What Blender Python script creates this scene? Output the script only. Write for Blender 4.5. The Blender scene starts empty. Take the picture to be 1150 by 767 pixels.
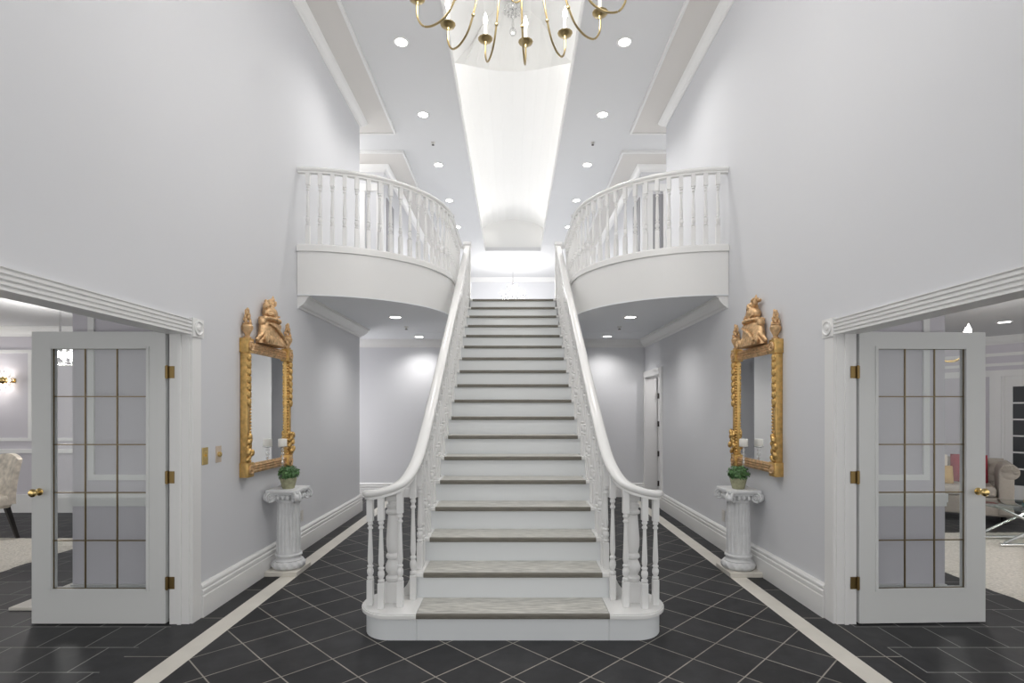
import bpy, bmesh, math, random
from mathutils import Vector, Matrix
random.seed(7)
SC = bpy.context.scene
COL = SC.collection
PI = math.pi
CAMZ, FPX, CX, CY = 1.49, 604.0, 576.0, 460.0
WX = 2.25          # half width of the hall
UPZ = 5.77         # upper ceiling
LOZ = 2.68         # lower ceilings
LAND = 3.195       # upper floor level

# ------------------------------------------------------------------ materials
def new_mat(name):
    m = bpy.data.materials.new(name); m.use_nodes = True
    nt = m.node_tree
    return m, nt, nt.nodes['Principled BSDF']

def mat(name, col, rough=0.5, metal=0.0, spec=0.5, noise=0.0, nscale=8.0, bump=0.0, stretch=(1, 1, 1), bscale=None):
    m, nt, b = new_mat(name)
    b.inputs['Base Color'].default_value = (*col, 1)
    b.inputs['Roughness'].default_value = rough
    b.inputs['Metallic'].default_value = metal
    b.inputs['Specular IOR Level'].default_value = spec
    if noise or bump:
        tc = nt.nodes.new('ShaderNodeTexCoord'); mp = nt.nodes.new('ShaderNodeMapping')
        mp.inputs['Scale'].default_value = stretch
        nt.links.new(tc.outputs['Object'], mp.inputs['Vector'])
        n = nt.nodes.new('ShaderNodeTexNoise'); n.inputs['Scale'].default_value = nscale
        n.inputs['Detail'].default_value = 6
        nt.links.new(mp.outputs['Vector'], n.inputs['Vector'])
        if noise:
            r = nt.nodes.new('ShaderNodeValToRGB')
            r.color_ramp.elements[0].position = 0.3; r.color_ramp.elements[1].position = 0.7
            r.color_ramp.elements[0].color = (*[c * (1 - noise) for c in col], 1)
            r.color_ramp.elements[1].color = (*[min(1, c * (1 + noise)) for c in col], 1)
            nt.links.new(n.outputs['Fac'], r.inputs['Fac']); nt.links.new(r.outputs['Color'], b.inputs['Base Color'])
        if bump:
            bp = nt.nodes.new('ShaderNodeBump'); bp.inputs['Strength'].default_value = bump
            bp.inputs['Distance'].default_value = 0.01
            nt.links.new(n.outputs['Fac'], bp.inputs['Height']); nt.links.new(bp.outputs['Normal'], b.inputs['Normal'])
    return m

def emis(name, col, s):
    m, nt, b = new_mat(name)
    b.inputs['Base Color'].default_value = (*col, 1)
    b.inputs['Emission Color'].default_value = (*col, 1)
    b.inputs['Emission Strength'].default_value = s
    return m

def glass_mat(name, refl=0.10, tint=(0.97, 0.98, 0.98)):
    m = bpy.data.materials.new(name); m.use_nodes = True
    nt = m.node_tree; nt.nodes.clear()
    out = nt.nodes.new('ShaderNodeOutputMaterial')
    tr = nt.nodes.new('ShaderNodeBsdfTransparent'); tr.inputs['Color'].default_value = (*tint, 1)
    gl = nt.nodes.new('ShaderNodeBsdfGlossy'); gl.inputs['Roughness'].default_value = 0.02
    lw = nt.nodes.new('ShaderNodeLayerWeight'); lw.inputs['Blend'].default_value = 0.5
    pw = nt.nodes.new('ShaderNodeMath'); pw.operation = 'POWER'; pw.inputs[1].default_value = 5
    mu = nt.nodes.new('ShaderNodeMath'); mu.operation = 'MULTIPLY_ADD'; mu.inputs[1].default_value = 1 - refl; mu.inputs[2].default_value = refl
    mx = nt.nodes.new('ShaderNodeMixShader')
    nt.links.new(lw.outputs['Facing'], pw.inputs[0]); nt.links.new(pw.outputs[0], mu.inputs[0]); nt.links.new(mu.outputs[0], mx.inputs['Fac'])
    nt.links.new(tr.outputs[0], mx.inputs[1]); nt.links.new(gl.outputs[0], mx.inputs[2])
    nt.links.new(mx.outputs[0], out.inputs['Surface'])
    return m

def tile_mat(name, w, h, offset, rot, loc, c1, c2, mortar, msize, rough=0.5, spec=0.25):
    m, nt, b = new_mat(name)
    tc = nt.nodes.new('ShaderNodeTexCoord'); mp = nt.nodes.new('ShaderNodeMapping')
    mp.inputs['Rotation'].default_value = (0, 0, rot); mp.inputs['Location'].default_value = (*loc, 0)
    nt.links.new(tc.outputs['Object'], mp.inputs['Vector'])
    br = nt.nodes.new('ShaderNodeTexBrick')
    br.offset = offset; br.squash = 1.0
    for k, v in (('Scale', 1.0), ('Mortar Size', msize), ('Mortar Smooth', 0.2), ('Bias', 0.0), ('Brick Width', w), ('Row Height', h)):
        br.inputs[k].default_value = v
    br.inputs['Color1'].default_value = (*c1, 1); br.inputs['Color2'].default_value = (*c2, 1); br.inputs['Mortar'].default_value = (*mortar, 1)
    nt.links.new(mp.outputs['Vector'], br.inputs['Vector'])
    n = nt.nodes.new('ShaderNodeTexNoise'); n.inputs['Scale'].default_value = 5; n.inputs['Detail'].default_value = 9; n.inputs['Roughness'].default_value = 0.65
    nt.links.new(tc.outputs['Object'], n.inputs['Vector'])
    r = nt.nodes.new('ShaderNodeValToRGB')
    r.color_ramp.elements[0].position = 0.3; r.color_ramp.elements[1].position = 0.75
    r.color_ramp.elements[0].color = (0.72, 0.72, 0.74, 1); r.color_ramp.elements[1].color = (1.35, 1.35, 1.35, 1)
    nt.links.new(n.outputs['Fac'], r.inputs['Fac'])
    mx = nt.nodes.new('ShaderNodeMix'); mx.data_type = 'RGBA'; mx.blend_type = 'MULTIPLY'; mx.inputs[0].default_value = 1
    nt.links.new(br.outputs['Color'], mx.inputs[6]); nt.links.new(r.outputs['Color'], mx.inputs[7])
    nt.links.new(mx.outputs[2], b.inputs['Base Color'])
    b.inputs['Roughness'].default_value = rough; b.inputs['Specular IOR Level'].default_value = spec
    bp = nt.nodes.new('ShaderNodeBump'); bp.inputs['Strength'].default_value = 0.25; bp.inputs['Distance'].default_value = 0.004
    nt.links.new(n.outputs['Fac'], bp.inputs['Height']); nt.links.new(bp.outputs['Normal'], b.inputs['Normal'])
    return m

M = {}
M['wall'] = mat('wall_paint', (0.66, 0.668, 0.694), 0.7, bump=0.03, nscale=120)
M['lilac'] = mat('lilac_paint', (0.60, 0.58, 0.625), 0.7)
M['ceil'] = mat('ceiling_paint', (0.67, 0.675, 0.685), 0.8)
M['soffit'] = mat('soffit_paint', (0.82, 0.84, 0.87), 0.8)
M['vault'] = mat('vault_paint', (0.80, 0.80, 0.79), 0.8)
M['trim'] = mat('white_trim', (0.78, 0.78, 0.775), 0.35)
M['band'] = mat('beige_band', (0.66, 0.64, 0.615), 0.6)
M['gloss'] = mat('gloss_white', (0.80, 0.80, 0.79), 0.22)
M['riser'] = mat('riser_white', (0.72, 0.745, 0.76), 0.45)
M['doorpaint'] = mat('door_paint', (0.66, 0.67, 0.665), 0.35)
M['tread'] = mat('grey_washed_oak', (0.52, 0.51, 0.47), 0.32, noise=0.35, nscale=9, stretch=(1.2, 9, 9))
M['nosing'] = mat('nosing_taupe', (0.155, 0.145, 0.12), 0.5, noise=0.2, nscale=9, stretch=(1.2, 9, 9))
M['marble'] = mat('cream_marble', (0.70, 0.67, 0.61), 0.3, noise=0.08, nscale=4)
M['plaster'] = mat('white_plaster', (0.70, 0.71, 0.72), 0.45, noise=0.06, nscale=15)
M['gold'] = mat('antique_gold', (0.66, 0.43, 0.16), 0.38, 0.85, noise=0.25, nscale=25, bump=0.3)
M['rosegold'] = mat('worn_rose_gold', (0.66, 0.44, 0.24), 0.45, 0.65, noise=0.3, nscale=30, bump=0.3)
M['brass'] = mat('polished_brass', (0.78, 0.58, 0.25), 0.2, 1.0)
M['agedbrass'] = mat('aged_brass', (0.50, 0.39, 0.20), 0.28, 1.0)
M['hinge'] = mat('bronze_hinge', (0.22, 0.15, 0.06), 0.35, 0.9)
M['came'] = mat('brass_came', (0.17, 0.13, 0.07), 0.35, 0.8)
M['mirror'] = mat('mirror_glass', (0.93, 0.94, 0.94), 0.02, 1.0)
M['glass'] = glass_mat('door_glass', 0.045)
M['crystal'] = glass_mat('crystal', 0.25, (0.93, 0.93, 0.93))
M['tabletop'] = glass_mat('table_glass', 0.12, (0.86, 0.92, 0.90))
M['candle'] = mat('white_candle', (0.85, 0.84, 0.80), 0.5)
M['bulb'] = emis('bulb_glow', (1.0, 0.96, 0.88), 14)
M['lamp'] = emis('downlight_glow', (1.0, 0.97, 0.93), 9)
M['black'] = mat('black_wood', (0.012, 0.011, 0.011), 0.35)
M['dark'] = mat('dark_metal', (0.05, 0.045, 0.04), 0.4, 0.6)
M['chrome'] = mat('chrome', (0.80, 0.80, 0.80), 0.15, 1.0)
M['damask'] = mat('damask_fabric', (0.56, 0.51, 0.44), 0.85, noise=0.30, nscale=14)
M['sofa'] = mat('taupe_fabric', (0.36, 0.325, 0.285), 0.9, noise=0.06, nscale=40)
M['redc'] = mat('red_fabric', (0.30, 0.03, 0.05), 0.8)
M['mustard'] = mat('mustard_fabric', (0.45, 0.30, 0.12), 0.8)
M['cream'] = mat('cream_fabric', (0.62, 0.57, 0.50), 0.9)
M['rug'] = mat('ivory_shag', (0.60, 0.57, 0.51), 0.95, noise=0.18, nscale=45, bump=0.9)
M['pot'] = mat('mossy_stone_pot', (0.34, 0.34, 0.22), 0.7, noise=0.25, nscale=30)
M['leaf'] = mat('boxwood_leaf', (0.085, 0.19, 0.065), 0.5, noise=0.6, nscale=60)
M['soil'] = mat('soil', (0.04, 0.03, 0.02), 0.9)
M['plate'] = mat('switch_plate_brass', (0.62, 0.47, 0.20), 0.3, 0.85)
M['paleplate'] = mat('switch_plate_pale', (0.62, 0.52, 0.42), 0.4, 0.3)
M['ivory'] = mat('ivory_plastic', (0.62, 0.60, 0.57), 0.4)
M['darkpane'] = mat('dark_pane', (0.06, 0.065, 0.07), 0.12)
M['darkdoorway'] = mat('dark_doorway_grey', (0.30, 0.30, 0.315), 0.6)  # flat grey stands in for the darkness inside a doorway
M['bookA'] = mat('book_mustard', (0.45, 0.34, 0.12), 0.6)
M['bookB'] = mat('book_teal', (0.06, 0.12, 0.12), 0.6)
M['paper'] = mat('paper', (0.7, 0.68, 0.6), 0.8)
s_ = 0.3048
SL1, SL2, GR = (0.020, 0.0205, 0.0225), (0.036, 0.0365, 0.039), (0.31, 0.29, 0.255)
M['tile'] = tile_mat('slate_diagonal', s_, s_, 0.0, PI / 4, (-0.0136, 0.0134), SL1, SL2, GR, 0.0042)
M['border'] = tile_mat('slate_border', 3.0, 0.60, 0.0, 0, (0.75, -0.245), SL1, SL2, GR, 0.004)
M['slate'] = tile_mat('slate_running', 0.305, 0.32, 0.5, 0, (0.09, -0.17), SL1, SL2, (0.22, 0.22, 0.21), 0.004)

# ------------------------------------------------------------------ mesh builder
class MB:
    def __init__(s): s.bm = bmesh.new()
    def box(s, x0, x1, y0, y1, z0, z1):
        x0, x1 = sorted((x0, x1)); y0, y1 = sorted((y0, y1)); z0, z1 = sorted((z0, z1))
        v = [s.bm.verts.new(p) for p in ((x0, y0, z0), (x1, y0, z0), (x1, y1, z0), (x0, y1, z0), (x0, y0, z1), (x1, y0, z1), (x1, y1, z1), (x0, y1, z1))]
        for f in ((0, 3, 2, 1), (4, 5, 6, 7), (0, 1, 5, 4), (1, 2, 6, 5), (2, 3, 7, 6), (3, 0, 4, 7)): s.bm.faces.new([v[i] for i in f])
        return s
    def bbox(s, x0, x1, y0, y1, z0, z1, bev=0.005, seg=2):
        t = MB().box(x0, x1, y0, y1, z0, z1)
        bmesh.ops.bevel(t.bm, geom=list(t.bm.edges), offset=bev, segments=seg, affect='EDGES', profile=0.5)
        return s.add(t)
    def add(s, o, mx=None):
        if mx is not None: bmesh.ops.transform(o.bm, matrix=mx, verts=o.bm.verts)
        me = bpy.data.meshes.new('tmp'); o.bm.to_mesh(me); s.bm.from_mesh(me); bpy.data.meshes.remove(me); o.bm.free()
        return s
    def prism(s, poly, z0, z1, ax='Z', bev=0):
        def P(a, b, c):
            return (a, b, c) if ax == 'Z' else ((c, a, b) if ax == 'X' else (a, c, b))
        bm = s.bm
        lo = [bm.verts.new(P(a, b, z0)) for a, b in poly]; hi = [bm.verts.new(P(a, b, z1)) for a, b in poly]
        n = len(poly)
        f1 = bm.faces.new(lo[::-1]); f2 = bm.faces.new(hi)
        for i in range(n): bm.faces.new((lo[i], lo[(i + 1) % n], hi[(i + 1) % n], hi[i]))
        return s
    def lathe(s, prof, c=(0, 0, 0), seg=16, mx=None, fn=None, cap=True):
        bm = s.bm; rings = []; new = []
        for r, z in prof:
            ring = []
            for i in range(seg):
                a = 2 * PI * i / seg
                rr = r * (fn(a, z) if fn else 1)
                ring.append(bm.verts.new((c[0] + rr * math.cos(a), c[1] + rr * math.sin(a), c[2] + z)))
            rings.append(ring); new += ring
        for a, b in zip(rings, rings[1:]):
            for i in range(seg): bm.faces.new((a[i], a[(i + 1) % seg], b[(i + 1) % seg], b[i]))
        if cap:
            bm.faces.new(rings[0][::-1]); bm.faces.new(rings[-1])
        if mx is not None: bmesh.ops.transform(bm, matrix=mx, verts=new)
        return s
    def sphere(s, c, r, sc=(1, 1, 1), rot=None, u=10, v=7):
        mx = Matrix.Translation(c)
        if rot is not None: mx = mx @ rot
        mx = mx @ Matrix.Diagonal((*sc, 1))
        bmesh.ops.create_uvsphere(s.bm, u_segments=u, v_segments=v, radius=r, matrix=mx)
        return s
    def tube(s, pts, r, seg=8, r1=None):
        pts = [Vector(p) for p in pts]; n = len(pts)
        prof = [(math.cos(2 * PI * i / seg), math.sin(2 * PI * i / seg)) for i in range(seg)]
        rad = [r + ((r1 if r1 is not None else r) - r) * i / max(1, n - 1) for i in range(n)] if not isinstance(r, (list, tuple)) else r
        return s.sweep(pts, prof, scale=rad)
    def sweep(s, pts, prof, scale=None, up=None, closed=False):
        pts = [Vector(p) for p in pts]; n = len(pts); bm = s.bm; rings = []
        upv = Vector(up) if up else Vector((0, 0, 1))
        prev_side = None
        for i, p in enumerate(pts):
            a = pts[i - 1] if (i > 0 or closed) else None
            b = pts[(i + 1) % n] if (i < n - 1 or closed) else None
            t1 = (p - a).normalized() if a is not None else None
            t2 = (b - p).normalized() if b is not None else None
            T = ((t1 or t2) + (t2 or t1))
            T = T.normalized() if T.length > 1e-6 else (t1 or t2)
            side = T.cross(upv)
            if side.length < 1e-3: side = prev_side or T.orthogonal()
            side = side.normalized()
            if prev_side is not None and side.dot(prev_side) < 0 and up is None and abs(T.z) > 0.5: side = -side
            prev_side = side
            U = side.cross(T).normalized()
            k = 1.0
            if t1 and t2:
                c = max(0.35, math.sqrt(max(0, (1 + t1.dot(t2)) / 2)))
                k = 1 / c
            sc = scale[i] if scale else 1.0
            kk = k if not scale else 1.0
            rings.append([bm.verts.new(p + side * (u * sc * kk) + U * (v * sc)) for u, v in prof])
        m = len(prof)
        pairs = list(zip(rings, rings[1:])) + ([(rings[-1], rings[0])] if closed else [])
        for a, b in pairs:
            for i in range(m): bm.faces.new((a[i], a[(i + 1) % m], b[(i + 1) % m], b[i]))
        if not closed:
            bm.faces.new(rings[0][::-1]); bm.faces.new(rings[-1])
        return s
    def build(s, name, m, parent=None, smooth=False, origin=None):
        bm = s.bm
        o_ = Vector(origin) if origin is not None else (WL.get(parent, Vector((0, 0, 0))) if parent else Vector((0, 0, 0)))
        if o_.length > 0: bmesh.ops.translate(bm, vec=-o_, verts=bm.verts)
        bmesh.ops.recalc_face_normals(bm, faces=bm.faces)
        me = bpy.data.meshes.new(name); bm.to_mesh(me); bm.free()
        me.materials.append(M[m] if isinstance(m, str) else m)
        if smooth:
            me.polygons.foreach_set('use_smooth', [True] * len(me.polygons))
            try: me.set_sharp_from_angle(angle=math.radians(smooth if smooth is not True else 40))
            except Exception: pass
        o = bpy.data.objects.new(name, me); COL.objects.link(o)
        if parent: o.parent = parent; WL[o] = o_
        else: o.location = o_; WL[o] = o_
        return o
WL = {}
def tag(o, label=None, cat=None, group=None, kind=None):
    if label: o['label'] = label
    if cat: o['category'] = cat
    if group: o['group'] = group
    if kind: o['kind'] = kind
    return o
def thing(name, loc, label, cat, group=None, rz=0):
    o = bpy.data.objects.new(name, None); COL.objects.link(o)
    o.location = loc; o.rotation_euler = (0, 0, rz); o.empty_display_size = 0.1
    WL[o] = Vector(loc)
    return tag(o, label, cat, group)
def struct(name, mb, m, smooth=False, origin=None):
    return tag(mb.build(name, m, None, smooth, origin), kind='structure')
KIDS = {}
def copy_tree(o, parent=None):
    c = o.copy(); COL.objects.link(c)
    if parent is not None: c.parent = parent
    for ch in list(o.children): copy_tree(ch, c)
    return c
def dup(o, loc, rz, label, group=None):
    c = copy_tree(o); c.location = loc; c.rotation_euler = (0, 0, rz); c['label'] = label
    if group: c['group'] = group
    return c

# moulding profiles (u = out from the wall, v = up)
CROWN = [(0, 0), (0.012, 0), (0.02, 0.018), (0.045, 0.03), (0.075, 0.06), (0.095, 0.09), (0.10, 0.11), (0.12, 0.115), (0.12, 0.13), (0, 0.13)]
BASEB = [(0, 0), (0.035, 0), (0.035, 0.15), (0.028, 0.155), (0.028, 0.165), (0.034, 0.17), (0.034, 0.19), (0.024, 0.197), (0.024, 0.206), (0.03, 0.212), (0.028, 0.225), (0.014, 0.24), (0, 0.24)]
def mould(mb, pts, prof, flip):
    # sweep: side = T x Z (to the right of travel); flip to put the profile on the left
    return mb.sweep(pts, [((-u if flip else u), v) for u, v in prof], up=(0, 0, 1))

# ------------------------------------------------------------------ floors
struct('floor', MB().box(-1.93, 1.93, -1.6, 9.3, -0.1, 0), 'tile')
for s, nm in ((-1, 'left'), (1, 'right')):
    struct('floor_border_' + nm, MB().box(s * 2.07, s * 2.345, -1.6, 9.3, -0.1, 0), 'border')
    struct('floor_' + nm, MB().box(s * 2.345, s * 11, -1.6, 10.6, -0.1, 0), 'slate')
for s, n in ((-1, 1), (1, 2)):
    struct('trim_%d' % n, MB().box(s * 1.93, s * 2.07, -1.6, 9.2, -0.1, 0.001), 'marble')

# ------------------------------------------------------------------ walls of the hall
OPN, OPH = 3.765, 2.035       # end and head of the wide side openings
for s, nm in ((-1, 'left'), (1, 'right')):
    b = MB()
    b.box(s * WX, s * 2.40, OPN, 7.89, 0, UPZ)
    b.box(s * WX, s * 2.40, -1.6, OPN, OPH, UPZ)
    if s > 0:
        b.box(WX, 2.43, 7.89, 8.17, 0, LOZ); b.box(WX, 2.43, 9.08, 9.2, 0, LOZ); b.box(WX, 2.43, 8.17, 9.08, 2.03, LOZ)
    struct('wall_' + nm, b, 'wall')
struct('wall_back', MB().box(-6, 6, 9.18, 9.3, 0, LOZ), 'wall')
b = MB(); b.box(-6.1, -2.40, 7.80, 7.89, 0, LOZ + 0.02)
struct('wall_passage', b, 'wall')
# upper hall beyond the balconies
for s, nm in ((-1, 'left'), (1, 'right')):
    b = MB(); b.box(s * WX, s * 2.40, 9.4, 17.6, LAND, UPZ); b.box(s * 2.40, s * 6, 9.4, 9.55, LAND, UPZ)
    b.box(s * 2.40, s * 6, 7.75, 7.89, LAND, UPZ); b.box(s * 5.9, s * 6, 7.89, 9.4, LAND, UPZ)
    struct('wall_upper_' + nm, b, 'wall')
struct('wall_upper_far', MB().box(-2.4, 2.4, 17.5, 17.6, LAND, UPZ), 'wall')

# side rooms
b = MB()
b.box(-3.16, -2.40, 3.86, 3.96, 0, LOZ); b.box(-3.16, -3.06, 3.96, 7.8, 0, LOZ)
struct('wall_dining_side', b, 'lilac')
struct('wall_dining', MB().box(-11, -3.16, 7.80, 7.9, 0, LOZ), 'lilac')
b = MB()
b.box(3.10, 2.40, 3.86, 3.96, 0, LOZ); b.box(3.10, 3.0, 3.96, 10.4, 0, LOZ)
struct('wall_living_side', b, 'lilac')
for s, nm in ((-1, 'dining'), (1, 'living')):
    struct('ceiling_' + nm, MB().box(s * 2.40, s * 11, -1.6, 10.5 if s > 0 else 7.8, LOZ, LOZ + 0.12), 'ceil')
# angled wall of the living room
AW = Matrix.Translation((7.73, 9.05, 0)) @ Matrix.Rotation(math.atan2(-0.855, 0.518), 4, 'Z')
def angled(mb): 
    bmesh.ops.transform(mb.bm, matrix=AW, verts=mb.bm.verts); return mb
struct('wall_living', angled(MB().box(-3.2, 0.31, 0, 0.1, 0, LOZ).box(0.31, 1.25, 0, 0.1, 2.03, LOZ).box(1.25, 3.2, 0, 0.1, 0, LOZ)), 'lilac')
b = MB()
mould(b, [(-3.2, 0, LOZ - 0.13), (3.2, 0, LOZ - 0.13)], CROWN, False)
b.box(-3.2, 3.2, -0.02, 0, 2.36, 2.41); b.box(-3.2, 3.2, -0.02, 0, 2.20, 2.245)
b.box(-0.5, 1.4, -0.03, 0, 2.03, 2.13); b.box(0.235, 0.385, -0.03, 0, 0, 2.03); b.box(1.2, 1.35, -0.03, 0, 0, 2.03)
b.box(0.31, 0.42, 0.0, 0.018, 0, 2.03); b.box(-3.2, 0.235, -0.02, 0, 0, 0.2)
struct('trim_living', angled(b), 'trim')
# french door in the angled wall
b = MB()
x0, x1, z0, z1 = 0.386, 1.203, 0.004, 2.03
b.box(x0, x0 + 0.125, 0.02, 0.06, z0, z1); b.box(x1 - 0.125, x1, 0.02, 0.06, z0, z1)
b.box(x0 + 0.125, x1 - 0.125, 0.02, 0.06, z0, 0.28); b.box(x0 + 0.125, x1 - 0.125, 0.02, 0.06, 1.86, z1)
for i in range(1, 3): b.box(x0 + 0.125 + 0.18 * i - 0.012, x0 + 0.125 + 0.18 * i + 0.012, 0.025, 0.055, 0.28, 1.86)
for i in range(1, 6): b.box(x0 + 0.125, x1 - 0.125, 0.025, 0.055, 0.28 + 1.58 * i / 6 - 0.012, 0.28 + 1.58 * i / 6 + 0.012)
d4 = tag(angled(b).build('door_4', 'trim'), kind='structure')
g = MB().box(x0 + 0.12, x1 - 0.12, 0.036, 0.044, 0.27, 1.87); angled(g).build('pane', 'darkpane', d4)
# wall mouldings of the dining room
b = MB()
mould(b, [(-11, 7.8, LOZ - 0.13), (-3.16, 7.8, LOZ - 0.13)], CROWN, False)
b.box(-11, -3.16, 7.785, 7.8, 2.31, 2.355); b.box(-11, -3.16, 7.785, 7.8, 1.035, 1.08); b.box(-7.02, -6.97, 7.785, 7.8, 1.08, 2.31)
b.box(-11, -3.16, 7.77, 7.8, 0.86, 0.92); b.box(-11, -3.16, 7.775, 7.8, 0, 0.26)
struct('trim_dining', b, 'trim')
for s, nm, xe in ((-1, 'dining_side', 3.16), (1, 'living_side', 3.10)):
    b = MB(); y = 3.86
    b.box(s * 2.42, s * xe, y - 0.03, y, 0.83, 0.89); b.box(s * 2.42, s * xe, y - 0.018, y, 0.80, 0.83)
    b.box(s * 2.42, s * xe, y - 0.022, y, 0, 0.24)
    xa, xb = (xe - 0.14, 2.55)
    for q in (xa, xb): b.box(s * (q - 0.022), s * (q + 0.022), y - 0.014, y, 1.0, 2.45)
    b.box(s * (xa + 0.022), s * (xb - 0.022), y - 0.0145, y, 0.985, 1.025); b.box(s * (xa + 0.022), s * (xb - 0.022), y - 0.0145, y, 2.43, 2.47)
    b.box(s * (xe), s * (xe + 0.022), 3.86, 7.7, 0, 0.2)
    struct('trim_' + nm, b, 'trim')

# casings of the two wide openings
for s, n in ((-1, 3), (1, 4)):
    b = MB(); X = s * WX
    flut = []
    w = 0.105
    prof = [(0, 0), (0.022, 0)]
    for k in range(4):
        c = 0.012 + k * 0.0255
        prof += [(0.022, c), (0.010, c + 0.004), (0.010, c + 0.009), (0.022, c + 0.013)]
    prof += [(0.022, w), (0, w)]
    # head, running towards the camera
    b.sweep([(X, 3.74, 2.012), (X, -1.6, 2.012)] if s < 0 else [(X, -1.6, 2.012), (X, 3.74, 2.012)], [(-u, v) for u, v in prof], up=(0, 0, 1))
    # upright casing with flutes
    poly = [(X - s * (0.0), OPN - 0.03), ] 
    pts = []
    for u, v in [(0, 0), (0.020, 0), (0.020, 0.105), (0, 0.105)]: pts.append((X - s * u, 3.745 + v * 0.98))
    b.prism(pts, 0, 2.012)
    # corner block with turned rosette
    b.box(X, X - s * 0.03, 3.735, 3.865, 2.0, 2.13)
    mx = Matrix.Translation((X - s * 0.03, 3.80, 2.065)) @ Matrix.Rotation(-s * PI / 2, 4, 'Y')
    b.lathe([(0.052, 0), (0.052, 0.008), (0.045, 0.01), (0.038, 0.003), (0.024, 0.003), (0.018, 0.010), (0.004, 0.013)], mx=mx, seg=24)
    # jamb lining and stop
    b.box(X, s * 2.385, 3.735, OPN, 0, OPH); b.box(s * 2.30, s * 2.325, 3.722, 3.735, 0, OPH)
    b.box(X, s * 2.40, -1.6, 3.735, OPH - 0.02, OPH)
    struct('trim_%d' % n, b, 'trim')

# baseboards
b = MB(); mould(b, [(-WX, 3.85, 0), (-WX, 7.9, 0), (-6, 7.9, 0)], BASEB, False); struct('baseboard_left', b, 'trim')
b = MB(); mould(b, [(WX, 3.85, 0), (WX, 8.07, 0)], BASEB, True); struct('baseboard_right', b, 'trim')
b = MB(); mould(b, [(-6, 9.18, 0), (-0.7, 9.18, 0)], BASEB, False); mould(b, [(0.7, 9.18, 0), (WX, 9.18, 0)], BASEB, False); struct('baseboard_back', b, 'trim')
# lower crown
b = MB(); zc = LOZ - 0.13
mould(b, [(-WX, 5.62, zc), (-WX, 7.9, zc), (-6, 7.9, zc)], CROWN, False)
mould(b, [(-6, 9.18, zc), (-0.72, 9.18, zc)], CROWN, False)
mould(b, [(0.72, 9.18, zc), (WX, 9.18, zc), (WX, 5.62, zc)], CROWN, False)
struct('trim_5', b, 'trim')
# upper crown and flat band
b = MB(); zc = UPZ - 0.13
for s in (-1, 1):
    mould(b, [(s * WX, -1.6, zc), (s * WX, 7.9, zc), (s * 5.9, 7.9, zc)], CROWN, s > 0)
    mould(b, [(s * 5.9, 9.4, zc), (s * WX, 9.4, zc), (s * WX, 17.5, zc)], CROWN, s > 0)
mould(b, [(-WX, 17.5, zc), (WX, 17.5, zc)], CROWN, False)
struct('trim_6', b, 'trim')
b = MB()
for s in (-1, 1):
    b.box(s * 1.83, s * 2.25, -1.6, 8.26, UPZ - 0.03, UPZ); b.box(s * 2.25, s * 5.9, 7.9, 8.26, UPZ - 0.03, UPZ)
    b.box(s * 1.83, s * 2.25, 8.9, 17.5, UPZ - 0.03, UPZ); b.box(s * 2.25, s * 5.9, 8.9, 9.4, UPZ - 0.03, UPZ)
struct('trim_7', b, 'band')
b = MB()
for s in (-1, 1):
    b.box(s * 1.80, s * 1.83, -1.6, 8.29, UPZ - 0.045, UPZ); b.box(s * 1.83, s * 5.9, 8.26, 8.29, UPZ - 0.045, UPZ)
    b.box(s * 1.80, s * 1.83, 8.87, 17.5, UPZ - 0.045, UPZ); b.box(s * 1.83, s * 5.9, 8.87, 8.9, UPZ - 0.045, UPZ)
struct('trim_8', b, 'trim')

# ------------------------------------------------------------------ ceiling with lit vault
HV, V0, V1, VM = 0.756, 2.5, 14.5, 7.9
b = MB()
b.box(-6, -HV, -1.6, 17.6, UPZ, UPZ + 0.1); b.box(HV, 6, -1.6, 17.6, UPZ, UPZ + 0.1)
b.box(-HV, HV, -1.6, V0, UPZ, UPZ + 0.1); b.box(-HV, HV, V1, 17.6, UPZ, UPZ + 0.1)
struct('ceiling', b, 'ceil')
b = MB()
for s in (-1, 1):
    b.box(s * (HV - 0.012), s * HV, V0, V1, UPZ - 0.012, UPZ + 0.14)
struct('trim_9', b, 'trim')
HL = 0.98
SPR, PK = UPZ + 0.33, UPZ + 0.84
arch = [(-HL, UPZ + 0.1), (-HL, SPR)]
NA = 16
arcpts = [(HL * math.sin(-PI / 2 + PI * i / NA), SPR + (PK - SPR) * math.cos(-PI / 2 + PI * i / NA)) for i in range(NA + 1)]
b = MB(); bm = b.bm
sec = [(-HL, UPZ + 0.1)] + arcpts + [(HL, UPZ + 0.1)]
ra = [bm.verts.new((x, V1, z)) for x, z in sec]
def vm_y(x): return 7.35 + 0.8 * (1 - (x / HL) ** 2)
rb = [bm.verts.new((x, vm_y(x), z)) for x, z in sec]
for i in range(len(sec) - 1): bm.faces.new((ra[i], ra[i + 1], rb[i + 1], rb[i]))
bm.faces.new(ra)
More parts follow.
